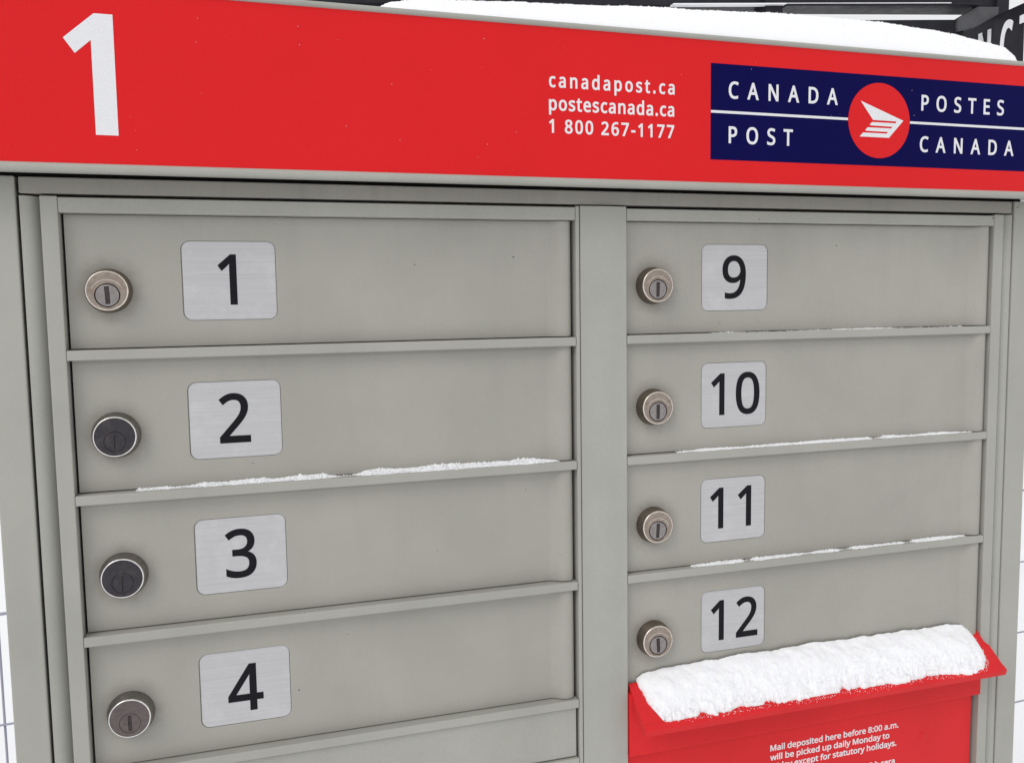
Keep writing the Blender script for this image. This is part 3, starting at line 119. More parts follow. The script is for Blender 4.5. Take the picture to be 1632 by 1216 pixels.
def from_bm(name, bm, smooth=False):
    me = bpy.data.meshes.new(name)
    bm.to_mesh(me); bm.free()
    if smooth:
        me.polygons.foreach_set('use_smooth', [True] * len(me.polygons))
    return me

def add_box(bm, x0, x1, y0, y1, z0, z1, bev=0.0006, seg=2):
    vs = [bm.verts.new((x, y, z)) for x in (x0, x1) for y in (y0, y1) for z in (z0, z1)]
    q = [(0, 1, 3, 2), (4, 6, 7, 5), (0, 4, 5, 1), (2, 3, 7, 6), (0, 2, 6, 4), (1, 5, 7, 3)]
    fs = [bm.faces.new([vs[i] for i in f]) for f in q]
    bmesh.ops.recalc_face_normals(bm, faces=fs)
    if bev > 0:
        es = list({e for f in fs for e in f.edges})
        bmesh.ops.bevel(bm, geom=es, offset=bev, segments=seg, profile=0.5, affect='EDGES')

def box_mesh(name, *a, bev=0.0006, seg=2):
    bm = bmesh.new(); add_box(bm, *a, bev=bev, seg=seg)
    return from_bm(name, bm)

def box(name, x0, x1, y0, y1, z0, z1, mat, parent, bev=0.0006, org=(0, 0, 0)):
    ox, oy, oz = org
    return mesh_obj(name, box_mesh(name, x0 - ox, x1 - ox, y0 - oy, y1 - oy, z0 - oz, z1 - oz, bev=bev), mat, parent)

def extrude_profile_z(bm, pts, z0, z1, close=True, thick=None):
    """pts: list of (x, y) outline, extruded along z (closed solid)"""
    n = len(pts)
    a = [bm.verts.new((p[0], p[1], z0)) for p in pts]
    b = [bm.verts.new((p[0], p[1], z1)) for p in pts]
    fs = []
    for i in range(n):
        j = (i + 1) % n
        fs.append(bm.faces.new((a[i], a[j], b[j], b[i])))
    fs.append(bm.faces.new(a[::-1])); fs.append(bm.faces.new(b))
    bmesh.ops.recalc_face_normals(bm, faces=fs)
    return fs

def extrude_profile_x(bm, pts, x0, x1):
    """pts: list of (y, z) outline, extruded along x (closed solid)"""
    n = len(pts)
    a = [bm.verts.new((x0, p[0], p[1])) for p in pts]
    b = [bm.verts.new((x1, p[0], p[1])) for p in pts]
    fs = []
    for i in range(n):
        j = (i + 1) % n
        fs.append(bm.faces.new((a[i], a[j], b[j], b[i])))
    fs.append(bm.faces.new(a[::-1])); fs.append(bm.faces.new(b))
    bmesh.ops.recalc_face_normals(bm, faces=fs)
    return fs

def soft(me, deg=32):
    bm = bmesh.new(); bm.from_mesh(me)
    for f in bm.faces: f.smooth = True
    for e in bm.edges:
        e.smooth = len(e.link_faces) == 2 and e.calc_face_angle(3.2) < math.radians(deg)
    bm.to_mesh(me); bm.free()
    return me

def flat_mesh(name, outlines, y, thick, bevel=0.0, offset=0.0, res=8, bevres=2):
    """filled outlines in the X-Z plane (front faces -Y at height y), given real thickness.
    outline = ('poly', [(x,z)..]) or ('bez', [(h1x,h1z,x,z,h2x,h2z)..])"""
    cu = bpy.data.curves.new(name + '_c', 'CURVE')
    cu.dimensions = '2D'; cu.fill_mode = 'BOTH'
    cu.resolution_u = res
    SC = 100.0
    allp = [q for _, pp in outlines for q in pp]
    CX = sum(q[0] for q in allp) / len(allp); CZ = sum(q[1] for q in allp) / len(allp)
    for kind, pts in outlines:
        if kind == 'poly':
            s = cu.splines.new('POLY'); s.points.add(len(pts) - 1)
            for p, (x, z) in zip(s.points, pts): p.co = ((x - CX) * SC, (z - CZ) * SC, 0, 1)
        s.use_cyclic_u = True
    cu.extrude = max(thick / 2 - bevel, 0) * SC
    cu.bevel_depth = bevel * SC; cu.bevel_resolution = bevres
    cu.offset = (offset - bevel) * SC
    ob = bpy.data.objects.new(name + '_c', cu)
    COL.objects.link(ob)
    dg = bpy.context.evaluated_depsgraph_get(); dg.update()
    me = bpy.data.meshes.new_from_object(ob.evaluated_get(dg))
    bpy.data.objects.remove(ob, do_unlink=True); bpy.data.curves.remove(cu)
    me.name = name
    n = len(me.vertices)
    co = np.empty(n * 3); me.vertices.foreach_get('co', co); co = co.reshape(-1, 3) / SC
    co[:, 0] += CX; co[:, 1] += CZ
    new = np.stack([co[:, 0], y + thick / 2 - co[:, 2], co[:, 1]], 1)
    me.vertices.foreach_set('co', new.ravel()); me.update()
    me.materials.clear()
    return me

def glyph_mesh(name, outlines, y, thick):
    """lettering: outlines triangulated by winding number (they may overlap), with real thickness"""
    from mathutils.geometry import delaunay_2d_cdt
    SC = 100.0
    loops = [np.array(p) * SC for _, p in outlines]
    c = np.concatenate(loops).mean(0)
    verts, edges = [], []
    bm = bmesh.new()
    # handle glyph by glyph (loops whose boxes touch) to keep it quick and exact
    groups = []
    for L in loops:
        bb = (L[:, 0].min(), L[:, 0].max())
        for gq in groups:
            if bb[0] < gq[1] and bb[1] > gq[0]:
                gq[0] = min(gq[0], bb[0]); gq[1] = max(gq[1], bb[1]); gq[2].append(L); break
        else: groups.append([bb[0], bb[1], [L]])
    for _, _, Ls in groups:
        vs, es = [], []
        for L in Ls:
            b0 = len(vs); n = len(L)
            vs += [Vector((float(p[0] - c[0]), float(p[1] - c[1]))) for p in L]
            es += [(b0 + i, b0 + (i + 1) % n) for i in range(n)]
        ov, oe, of, *_r = delaunay_2d_cdt(vs, es, [], 0, 1e-5)
        keep = []
        for f in of:
            q = sum((ov[i] for i in f), Vector((0, 0))) / len(f)
            w = 0
            for L in Ls:
                x1, y1 = L[:, 0] - c[0], L[:, 1] - c[1]; x2, y2 = np.roll(x1, -1), np.roll(y1, -1)
                cr = (x2 - x1) * (q.y - y1) - (q.x - x1) * (y2 - y1)
                w += int(np.sum((y1 <= q.y) & (y2 > q.y) & (cr > 0))) - int(np.sum((y1 > q.y) & (y2 <= q.y) & (cr < 0)))
            if w != 0: keep.append(list(f))
        def P(v, yy): return ((v.x + c[0]) / SC, yy, (v.y + c[1]) / SC)
        fr = {}; bk = {}
        def g_(d, i, yy):
            if i not in d: d[i] = bm.verts.new(P(ov[i], yy))
            return d[i]
        cnt = {}
        for f in keep:
            a_ = sum(ov[f[i]].x * ov[f[(i + 1) % len(f)]].y - ov[f[(i + 1) % len(f)]].x * ov[f[i]].y for i in range(len(f)))
            if a_ < 0: f = f[::-1]
            bm.faces.new([g_(fr, i, y) for i in f])
            for i in range(len(f)):
                e = (f[i], f[(i + 1) % len(f)]); cnt[e] = 1
        for (a1, b1) in cnt:
            if (b1, a1) not in cnt:
                bm.faces.new([g_(fr, b1, y), g_(fr, a1, y), g_(bk, a1, y + thick), g_(bk, b1, y + thick)])
    return from_bm(name, bm)

def arc(cx, cz, r, a0, a1, n):
    return [(cx + r * math.cos(math.radians(a0 + (a1 - a0) * i / n)), cz + r * math.sin(math.radians(a0 + (a1 - a0) * i / n))) for i in range(n + 1)]

def circle(cx, cz, r, n=48):
    return ('poly', arc(cx, cz, r, 0, 360, n)[:-1])

def rrect(x0, x1, z0, z1, r, n=6):
    p = arc(x1 - r, z1 - r, r, 0, 90, n) + arc(x0 + r, z1 - r, r, 90, 180, n) + arc(x0 + r, z0 + r, r, 180, 270, n) + arc(x1 - r, z0 + r, r, 270, 360, n)
    return ('poly', p)

def rect(x0, x1, z0, z1):
    return ('poly', [(x0, z0), (x1, z0), (x1, z1), (x0, z1)])

def text_outlines(s, x0, x1, base, cap, narrow=None, bold=0.0):
    """outlines of s with its left ink at x0 and its right ink at x1; cap height cap; letters scaled by `narrow`
    horizontally and the rest of the width made up by tracking (or all by scaling when narrow is None)"""
    def ink(ch):
        xs = [p[2] for sp in GLYPHS[ch][1] for p in sp]
        return (min(xs), max(xs)) if xs else (0, 0)
    adv = [GLYPHS[c][0] for c in s]
    l0 = ink(s[0])[0]; rlast = ink(s[-1])[1]
    x0 += bold; x1 -= bold; base += bold
    k = (cap - 2 * bold) / 1000.0
    W = x1 - x0
    if narrow is None:
        total = sum(adv[:-1]) + rlast - l0
        kx = W / total; tr = 0
    else:
        kx = k * narrow
        total = (sum(adv[:-1]) + rlast - l0) * kx
        tr = (W - total) / (len(s) - 1)
    out, pen = [], x0 - l0 * kx
    for c, a in zip(s, adv):
        loops = []
        for sp in GLYPHS[c][1]:
            pts = []
            n = len(sp)
            for i in range(n):
                p, q = sp[i], sp[(i + 1) % n]
                P0, P1, P2, P3 = np.array(p[2:4], float), np.array(p[4:6], float), np.array(q[0:2], float), np.array(q[2:4], float)
                dev = abs(np.cross(P1 - P0, P3 - P0)) + abs(np.cross(P2 - P0, P3 - P0))
                m = 1 if dev < 60 * max(np.linalg.norm(P3 - P0), 1) * 0.05 else 6
                for j in range(m):
                    t = j / m
                    v = (1 - t) ** 3 * P0 + 3 * (1 - t) ** 2 * t * P1 + 3 * (1 - t) * t * t * P2 + t ** 3 * P3
                    if not pts or np.linalg.norm(v - pts[-1]) > 3: pts.append(v)
            if np.linalg.norm(pts[0] - pts[-1]) < 3: pts.pop()
            loops.append(np.array(pts) * [kx, k])
        area = lambda L: 0.5 * float(np.sum(L[:, 0] * np.roll(L[:, 1], -1) - np.roll(L[:, 0], -1) * L[:, 1]))
        if loops:
            sg = np.sign(max((area(L) for L in loops), key=abs))
            for L in loops:
                if bold:
                    e1 = L - np.roll(L, 1, 0); e2 = np.roll(L, -1, 0) - L
                    e1 = e1 / np.linalg.norm(e1, axis=1)[:, None]; e2 = e2 / np.linalg.norm(e2, axis=1)[:, None]
                    n1 = np.stack([e1[:, 1], -e1[:, 0]], 1) * sg; n2 = np.stack([e2[:, 1], -e2[:, 0]], 1) * sg
                    mm = n1 + n2; dd = np.clip(1 + np.sum(n1 * n2, 1), 0.35, None)
                    L = L + mm / dd[:, None] * bold
                out.append(('poly', [(float(x + pen), float(z + base)) for x, z in L]))
        pen += a * kx + tr
    return out

def join(name, meshes, slots):
    """join several (mesh, slot) into one mesh with material slots"""
    bm = bmesh.new()
    for me, sl in meshes:
        n0 = len(bm.faces)
        bm.from_mesh(me)
        bm.faces.ensure_lookup_table()
        for f in bm.faces[n0:]: f.material_index = sl
        bpy.data.meshes.remove(me)
    r = bpy.data.meshes.new(name); bm.to_mesh(r); bm.free()
    for m in slots: r.materials.append(m)
    return r

def tag(o, label=None, cat=None, group=None, kind=None):
    if label: o['label'] = label
    if cat: o['category'] = cat
    if group: o['group'] = group
    if kind: o['kind'] = kind
    return o

def empty(name, loc, **k):
    o = bpy.data.objects.new(name, None); o.location = loc; o.empty_display_size = 0.1
    link(o); tag(o, **k)
    return o

# ------------------------------------------------------------------ materials
def node_mat(name):
    m = bpy.data.materials.new(name); m.use_nodes = True
    nt = m.node_tree
    b = nt.nodes['Principled BSDF']
    return m, nt, b

def N(nt, t, **k):
    n = nt.nodes.new(t)
    for a, v in k.items():
        if a in n.inputs.keys(): n.inputs[a].default_value = v
        else: setattr(n, a, v)
    return n

def inp(n, name, v): n.inputs[name].default_value = v

def ramp(nt, src, p0, c0, p1, c1):
    r = nt.nodes.new('ShaderNodeValToRGB')
    e = r.color_ramp.elements
    e[0].position, e[0].color = p0, c0
    e[1].position, e[1].color = p1, c1
    nt.links.new(src, r.inputs['Fac'])
    return r.outputs['Color']

def mix(nt, a, b, fac, mode='MIX'):
    m = nt.nodes.new('ShaderNodeMix'); m.data_type = 'RGBA'; m.blend_type = mode
    for v, i in ((fac, 0), (a, 6), (b, 7)):
        if hasattr(v, 'links') or isinstance(v, bpy.types.NodeSocket): nt.links.new(v, m.inputs[i])
        else: m.inputs[i].default_value = v
    return m.outputs[2]

def g(v): return (v, v, v, 1)

def noise(nt, coord, scale, detail=3, rough=0.5, stretch=None):
    n = nt.nodes.new('ShaderNodeTexNoise'); inp(n, 'Scale', scale); inp(n, 'Detail', detail); inp(n, 'Roughness', rough)
    if stretch:
        mp = nt.nodes.new('ShaderNodeMapping'); mp.inputs['Scale'].default_value = stretch
        nt.links.new(coord, mp.inputs['Vector']); nt.links.new(mp.outputs[0], n.inputs['Vector'])
    else: nt.links.new(coord, n.inputs['Vector'])
    return n.outputs['Fac']

def bump(nt, h, dist, strength, normal=None):
    b = nt.nodes.new('ShaderNodeBump'); inp(b, 'Distance', dist); inp(b, 'Strength', strength)
    nt.links.new(h, b.inputs['Height'])
    if normal is not None: nt.links.new(normal, b.inputs['Normal'])
    return b.outputs['Normal']

def painted(name, base, *a, halo=False, **k):
    m = painted_(name, base, *a, **k)
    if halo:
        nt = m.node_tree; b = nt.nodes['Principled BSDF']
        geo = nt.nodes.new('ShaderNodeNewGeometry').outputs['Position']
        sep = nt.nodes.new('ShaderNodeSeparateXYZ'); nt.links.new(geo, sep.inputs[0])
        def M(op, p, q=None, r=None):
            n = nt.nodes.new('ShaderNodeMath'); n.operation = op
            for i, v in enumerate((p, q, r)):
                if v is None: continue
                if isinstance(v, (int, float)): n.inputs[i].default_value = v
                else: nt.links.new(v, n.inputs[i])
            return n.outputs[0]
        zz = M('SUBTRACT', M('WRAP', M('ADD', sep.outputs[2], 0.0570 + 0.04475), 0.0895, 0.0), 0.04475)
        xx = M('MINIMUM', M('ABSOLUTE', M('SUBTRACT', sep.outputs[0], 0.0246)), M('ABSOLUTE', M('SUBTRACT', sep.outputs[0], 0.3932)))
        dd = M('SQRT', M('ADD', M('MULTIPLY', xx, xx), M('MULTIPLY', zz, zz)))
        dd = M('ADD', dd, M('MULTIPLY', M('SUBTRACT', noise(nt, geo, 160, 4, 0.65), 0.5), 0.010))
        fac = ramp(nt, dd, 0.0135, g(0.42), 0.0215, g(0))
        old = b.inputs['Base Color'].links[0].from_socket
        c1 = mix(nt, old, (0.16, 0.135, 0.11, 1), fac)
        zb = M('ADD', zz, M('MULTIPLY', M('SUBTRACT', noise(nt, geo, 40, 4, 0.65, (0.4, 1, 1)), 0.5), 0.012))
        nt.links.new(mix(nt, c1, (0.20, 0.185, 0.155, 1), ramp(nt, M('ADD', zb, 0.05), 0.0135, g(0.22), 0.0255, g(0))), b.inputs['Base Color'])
    return m

def painted_(name, base, rough=0.42, spot=True, wave=0.0, var=0.06, coat=0.0, spec=0.35, fine=0.25, grime=0.14, spot_col=(0.05, 0.045, 0.04, 1)):
    m, nt, b = node_mat(name)
    geo = nt.nodes.new('ShaderNodeNewGeometry').outputs['Position']
    c1 = tuple(v * (1 - var) for v in base) + (1,); c2 = tuple(min(1, v * (1 + var)) for v in base) + (1,)
    col = ramp(nt, noise(nt, geo, 9, 5, 0.6), 0.35, c1, 0.65, c2)
    # faint vertical run-off streaks and dust
    st = ramp(nt, noise(nt, geo, 60, 4, 0.6, (1, 1, 0.09)), 0.52, g(0), 0.8, g(grime))
    col = mix(nt, col, tuple(v * 0.72 for v in base) + (1,), st)
    # speckle in the powder coat
    sp = ramp(nt, noise(nt, geo, 1500, 2, 0.6), 0.3, g(0.93), 0.7, g(1.06))
    col = mix(nt, col, sp, 1.0, 'MULTIPLY')
    if spot:
        vo = nt.nodes.new('ShaderNodeTexVoronoi'); inp(vo, 'Scale', 34.0); inp(vo, 'Randomness', 1.0)
        nt.links.new(geo, vo.inputs['Vector'])
        s = ramp(nt, vo.outputs['Distance'], 0.018, g(1), 0.026, g(0))
        sel = ramp(nt, vo.outputs['Color'], 0.60, g(0), 0.62, g(1))
        col = mix(nt, col, spot_col, mix(nt, g(0), sel, s))
    nt.links.new(col, b.inputs['Base Color'])
    rr = ramp(nt, noise(nt, geo, 25, 4, 0.6), 0.3, g(rough - 0.05), 0.7, g(rough + 0.08))
    nt.links.new(rr, b.inputs['Roughness'])
    nrm = bump(nt, noise(nt, geo, 1300, 2, 0.5), 0.0002, fine)
    if wave: nrm = bump(nt, noise(nt, geo, 22, 2, 0.5, (1, 1, 0.35)), 0.01, wave, nrm)
    nt.links.new(nrm, b.inputs['Normal'])
    inp(b, 'Specular IOR Level', spec)
    if coat:
        inp(b, 'Coat Weight', coat); inp(b, 'Coat Roughness', 0.06)
    return m

GREY = painted('grey_powder_coat', (0.360, 0.356, 0.320), 0.40, wave=0.05)
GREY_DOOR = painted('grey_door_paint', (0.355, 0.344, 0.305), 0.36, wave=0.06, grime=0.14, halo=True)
GREY_COL = painted('grey_column_paint', (0.365, 0.365, 0.330), 0.34, wave=0.16, spot=False)
GREY_SHADED = painted('grey_rail_header_shade', (0.30, 0.285, 0.255), 0.5, grime=0.5, spot=False)  # grey darkened so the colour carries the shade below the overhang
RED = painted('red_sign_film', (0.67, 0.0115, 0.0145), 0.30, wave=0.03, var=0.02, spec=0.16, fine=0.05, grime=0.0, spot=False)
RED_METAL = painted('red_powder_coat', (0.66, 0.022, 0.026), 0.42, spec=0.15, wave=0.05, var=0.05, fine=0.3, grime=0.12, spot=False)
BLUE = painted('navy_sign_film', (0.0035, 0.0035, 0.062), 0.30, spot=False, var=0.05, spec=0.04, fine=0.05, grime=0, spot_col=(0.10, 0.10, 0.22, 1))
WHITE = painted('white_print', (0.74, 0.74, 0.76), 0.4, spot=False, var=0.02, fine=0.05, grime=0)
BLACK_PRINT = painted('black_print', (0.012, 0.011, 0.014), 0.35, spec=0.07, spot=False, var=0.05, fine=0.05, grime=0)
DARK = painted('shade_and_speck_black', (0.012, 0.011, 0.011), 0.9, spot=False, fine=0.0, grime=0)  # near-black standing for shade inside gaps; also colours the dirt specks
BLACK_STEEL = painted('black_painted_steel', (0.022, 0.022, 0.028), 0.45, spec=0.15, spot=False, var=0.2, grime=0.3)
STEEL_GREY = painted('worn_grey_steel', (0.085, 0.085, 0.092), 0.5, spot=False, var=0.25, grime=0.3)  # plain lighter grey for the brace and uprights
DUST = painted('pale_dust', (0.62, 0.40, 0.42), 0.8, spot=False, fine=0.0, grime=0)
LETTER = painted('white_letter_paint', (0.88, 0.88, 0.90), 0.5, spot=False, var=0.02, grime=0)
WIRE = painted('galvanised_wire', (0.33, 0.34, 0.42), 0.5, spot=False, grime=0)

def metal(name, base, rough, metallic=1.0, grime=None, scale=400):
    m, nt, b = node_mat(name)
    geo = nt.nodes.new('ShaderNodeNewGeometry').outputs['Position']
    c = ramp(nt, noise(nt, geo, scale, 4, 0.6), 0.3, tuple(v * 0.82 for v in base) + (1,), 0.7, tuple(min(1, v * 1.12) for v in base) + (1,))
    if grime:
        c = mix(nt, c, grime, ramp(nt, noise(nt, geo, 130, 5, 0.65), 0.52, g(0), 0.72, g(0.6)))
    nt.links.new(c, b.inputs['Base Color'])
    inp(b, 'Metallic', metallic)
    nt.links.new(ramp(nt, noise(nt, geo, 250, 4, 0.6), 0.3, g(rough - 0.06), 0.7, g(rough + 0.1)), b.inputs['Roughness'])
    nt.links.new(bump(nt, noise(nt, geo, 500, 3, 0.6), 0.0003, 0.3), b.inputs['Normal'])
    return m

BRASS = metal('tarnished_nickel_brass', (0.335, 0.280, 0.238), 0.38, grime=(0.20, 0.13, 0.10, 1))
BRASS_SIDE = metal('tarnished_brass_side', (0.23, 0.195, 0.16), 0.45)
BRASS_EDGE = metal('polished_brass_edge', (0.80, 0.73, 0.65), 0.18)
PLUG = metal('grey_cylinder_metal', (0.30, 0.275, 0.268), 0.34)
STEEL_EDGE = metal('polished_steel_edge', (0.85, 0.83, 0.80), 0.16)
STEEL_SIDE = metal('dull_steel_side', (0.27, 0.25, 0.235), 0.38)
SLOT_DARK = metal('keyway_shade', (0.06, 0.05, 0.05), 0.6, 0.5)  # dark tone paints the shade inside the key slot
BLACK_FACE = metal('dark_reflection_face', (0.050, 0.045, 0.052), 0.42, 0.7, grime=(0.10, 0.085, 0.08, 1))  # near-black base colour stands for a dark reflection in the lock face
BROWN_FACE = metal('browned_steel_face', (0.140, 0.118, 0.114), 0.40, 0.8, grime=(0.16, 0.13, 0.12, 1))

def brushed(name):
    m, nt, b = node_mat(name)
    geo = nt.nodes.new('ShaderNodeNewGeometry').outputs['Position']
    s = noise(nt, geo, 260, 6, 0.75, (0.035, 1, 5.0))
    c = ramp(nt, s, 0.25, (0.430, 0.428, 0.436, 1), 0.75, (0.565, 0.563, 0.572, 1))
    blot = ramp(nt, noise(nt, geo, 55, 6, 0.7), 0.50, g(0), 0.74, g(0.55))
    c = mix(nt, c, (0.62, 0.61, 0.62, 1), blot)
    nt.links.new(c, b.inputs['Base Color'])
    inp(b, 'Metallic', 0.35)
    nt.links.new(ramp(nt, noise(nt, geo, 40, 4, 0.7), 0.35, g(0.34), 0.7, g(0.52)), b.inputs['Roughness'])
    nt.links.new(bump(nt, s, 0.0002, 0.12), b.inputs['Normal'])
    return m
ALU = brushed('brushed_aluminium_sticker')

def snow_mat(name, grain=1.0):
    m, nt, b = node_mat(name)
    geo = nt.nodes.new('ShaderNodeNewGeometry').outputs['Position']
    inp(b, 'Base Color', (0.885, 0.888, 0.91, 1)); inp(b, 'Roughness', 0.85)
    inp(b, 'Subsurface Weight', 0.35); inp(b, 'Subsurface Radius', (0.004, 0.004, 0.005)); inp(b, 'Subsurface Scale', 1.0)
    inp(b, 'Specular IOR Level', 0.2)
    n1 = bump(nt, noise(nt, geo, 1100, 3, 0.7), 0.0005, 0.20 * grain)
    n2 = bump(nt, noise(nt, geo, 330, 3, 0.6), 0.0010, 0.08 * grain, n1)
    nt.links.new(n2, b.inputs['Normal'])
    return m
SNOW = snow_mat('snow')
CRUMB, ntc, bc = node_mat('snow_crumbs')
inp(bc, 'Base Color', (0.93, 0.935, 0.95, 1)); inp(bc, 'Roughness', 0.8); inp(bc, 'Specular IOR Level', 0.2)
SNOW_GROUND_M, nt_, b_ = node_mat('snow_ground')
inp(b_, 'Base Color', (0.88, 0.885, 0.90, 1)); inp(b_, 'Roughness', 0.9)
geo_ = nt_.nodes.new('ShaderNodeNewGeometry').outputs['Position']
nt_.links.new(bump(nt_, noise(nt_, geo_, 6, 6, 0.6), 0.02, 0.15), b_.inputs['Normal'])

# ------------------------------------------------------------------ ground
GZ = -1.45
bm = bmesh.new()
n = 48
xs = np.concatenate([-np.geomspace(400, 3.2, 12), np.linspace(-3, 6, 60), np.geomspace(6.3, 400, 12)])
ys = np.concatenate([-np.geomspace(400, 3.2, 12), np.linspace(-3, 8, 70), np.geomspace(8.3, 400, 12)])
X, Y = np.meshgrid(xs, ys, indexing='ij')
Z = GZ + 0.05 * fbm(X * 0.8 + 50, Y * 0.8 + 50, seed=3) + 0.012 * fbm(X * 5 + 9, Y * 5, seed=9)
V = np.stack([X, Y, Z], -1).reshape(-1, 3)
nx, ny = len(xs), len(ys)
F = [(i * ny + j, (i + 1) * ny + j, (i + 1) * ny + j + 1, i * ny + j + 1) for i in range(nx - 1) for j in range(ny - 1)]
bm.free()
me = bpy.data.meshes.new('snow_ground'); me.from_pydata(V.tolist(), [], F)
me.polygons.foreach_set('use_smooth', [True] * len(F))
tag(mesh_obj('snow_ground', me, SNOW_GROUND_M), kind='structure', label='flat white snow covering the ground')

# ------------------------------------------------------------------ the mailbox cabinet
ROOT = Vector((0.351, 0.22, GZ))
root = empty('community_mailbox', ROOT, label='grey metal community mailbox with numbered locker doors under a red header', cat='mailbox')

def part(name, me, mat, parent=None):
    """a part in world coordinates under the mailbox root (or a sub-part under a part at the same origin)"""
    o = mesh_obj(name, me, mat, parent or root)
    if parent is None: o.location = -ROOT
    return o

def pbox(name, *a, mat=GREY, bev=0.0006, parent=None):
    return part(name, box_mesh(name, *a, bev=bev), mat, parent)

HY = -0.022                     # face of the red header
XL, XR = -0.0415, 0.7433        # outer edges of the casing
ZB = -1.02                      # bottom of the casing
# casing: side panels (front returns), back box, roof
for x0, x1, sx in ((XL, -0.0222, -1), (0.7229, XR, 1)):
    bm = bmesh.new()
    add_box(bm, x0, x1, 0.0, 0.44, ZB, 0.0106, bev=0.0010, seg=3)
    part('side_panel', from_bm('side_panel', bm), GREY)
pbox('back_panel', -0.0222, 0.7229, 0.40, 0.4385, ZB, 0.0106, bev=0.001)
pbox('header_shade_strip', XL + 0.004, XR - 0.004, 0.010, 0.43, 0.0110, 0.0142, mat=DARK, bev=0)  # black strip added as painted shade between header lip and rail
pbox('gap_shade_sheet', -0.0218, 0.7225, 0.0235, 0.026, ZB + 0.01, 0.0104, mat=DARK, bev=0)  # black sheet added behind the doors so their gaps read as shade
pbox('base_plate', XL - 0.004, XR + 0.004, -0.004, 0.444, ZB - 0.03, ZB - 0.0005, bev=0.002)
ped = pbox('pedestal', 0.24, 0.46, 0.12, 0.32, GZ - 0.02, ZB - 0.0305, bev=0.004)
pbox('foot_plate', 0.18, 0.52, 0.06, 0.38, GZ - 0.05, GZ + 0.03, bev=0.003)

# corner columns: shallow coves between the casing and the door frame
def cove(x0, x1, flip):
    pts = []
    w = x1 - x0
    for i in range(13):
        t = i / 12
        x = x0 + w * t
        u = t if not flip else 1 - t
        y = 0.0015 + 0.0075 * (u ** 2.2)
        pts.append((x, y))
    pts += [(x1, 0.0225), (x0, 0.0225)]
    bm = bmesh.new(); extrude_profile_z(bm, pts, ZB + 0.002, -0.0006)
    return soft(from_bm('corner_column', bm))
part('corner_column', cove(-0.0205, -0.0096, False), GREY_COL)
part('corner_column', cove(0.7121, 0.7221, True), GREY_COL)

# rail under the header
pbox('header_rail', -0.0204, 0.7214, 0.0012, 0.0225, 0.0007, 0.0104, mat=GREY_SHADED, bev=0.0007)

# frame
pbox('frame_stile', -0.0095, 0.0, 0.0, 0.022, ZB + 0.002, -0.0006)
pbox('frame_stile', 0.7022, 0.712, 0.0, 0.022, ZB + 0.002, -0.0006)
pbox('frame_strip', 0.3302, 0.3331, 0.0003, 0.022, ZB + 0.002, -0.0004)
# mullion with a hint of a pressed swell
bm = bmesh.new()
pts = [(0.3336, 0.022), (0.3336, 0.0006), (0.3340, 0.0)]
for i in range(1, 16):
    t = i / 16
    pts.append((0.3340 + (0.3690 - 0.3340) * t, -0.0009 * math.sin(math.pi * t) ** 2 + 0.00015 * math.sin(7 * t)))
pts += [(0.3690, 0.0), (0.3694, 0.0006), (0.3694, 0.022)]
extrude_profile_z(bm, pts, ZB + 0.002, -0.0004)
me = from_bm('mullion', bm)
soft(me)
part('mullion', me, GREY_COL)
pbox('frame_rail', 0.0001, 0.3300, 0.0002, 0.022, -0.0103, -0.0012)
pbox('frame_rail', 0.3696, 0.7021, 0.0002, 0.022, -0.0100, -0.0015)

ZT = lambda k: -0.0034 - 0.0895 * k          # top of rail k
RH = 0.0063
def rail(x0, x1, zt, bend=0.0):
    me = box_mesh('shelf_rail', x0, x1, 0.0, 0.022, zt - RH, zt, bev=0.0007, seg=3)
    return part('shelf_rail', me, GREY)
for k in (1, 2, 3, 4): rail(0.0001, 0.3299, ZT(k))
for k in (1, 2, 3): rail(0.3697, 0.7020, ZT(k) + 0.0002)

# ------------------------------------------------------------------ locks
def cone(cx, cz, prof, n=56):
    """prof: list of (radius, y)"""
    bm = bmesh.new(); rings = []
    for r, y in prof:
        rings.append([bm.verts.new((cx + r * math.cos(2 * math.pi * i / n), y, cz + r * math.sin(2 * math.pi * i / n))) for i in range(n)])
    for a, b in zip(rings, rings[1:]):
        for i in range(n):
            j = (i + 1) % n
            bm.faces.new((a[i], b[i], b[j], a[j]))
    bmesh.ops.recalc_face_normals(bm, faces=bm.faces)
    me = from_bm('cone', bm, smooth=True)
    return me

def orient_out(me, cx, cz):
    bm = bmesh.new(); bm.from_mesh(me)
    s = sum(((f.calc_center_median() - Vector((cx, f.calc_center_median().y, cz))).dot(f.normal)) * f.calc_area() for f in bm.faces)
    if s < 0: bmesh.ops.reverse_faces(bm, faces=bm.faces)
    bm.to_mesh(me); bm.free()
    return me

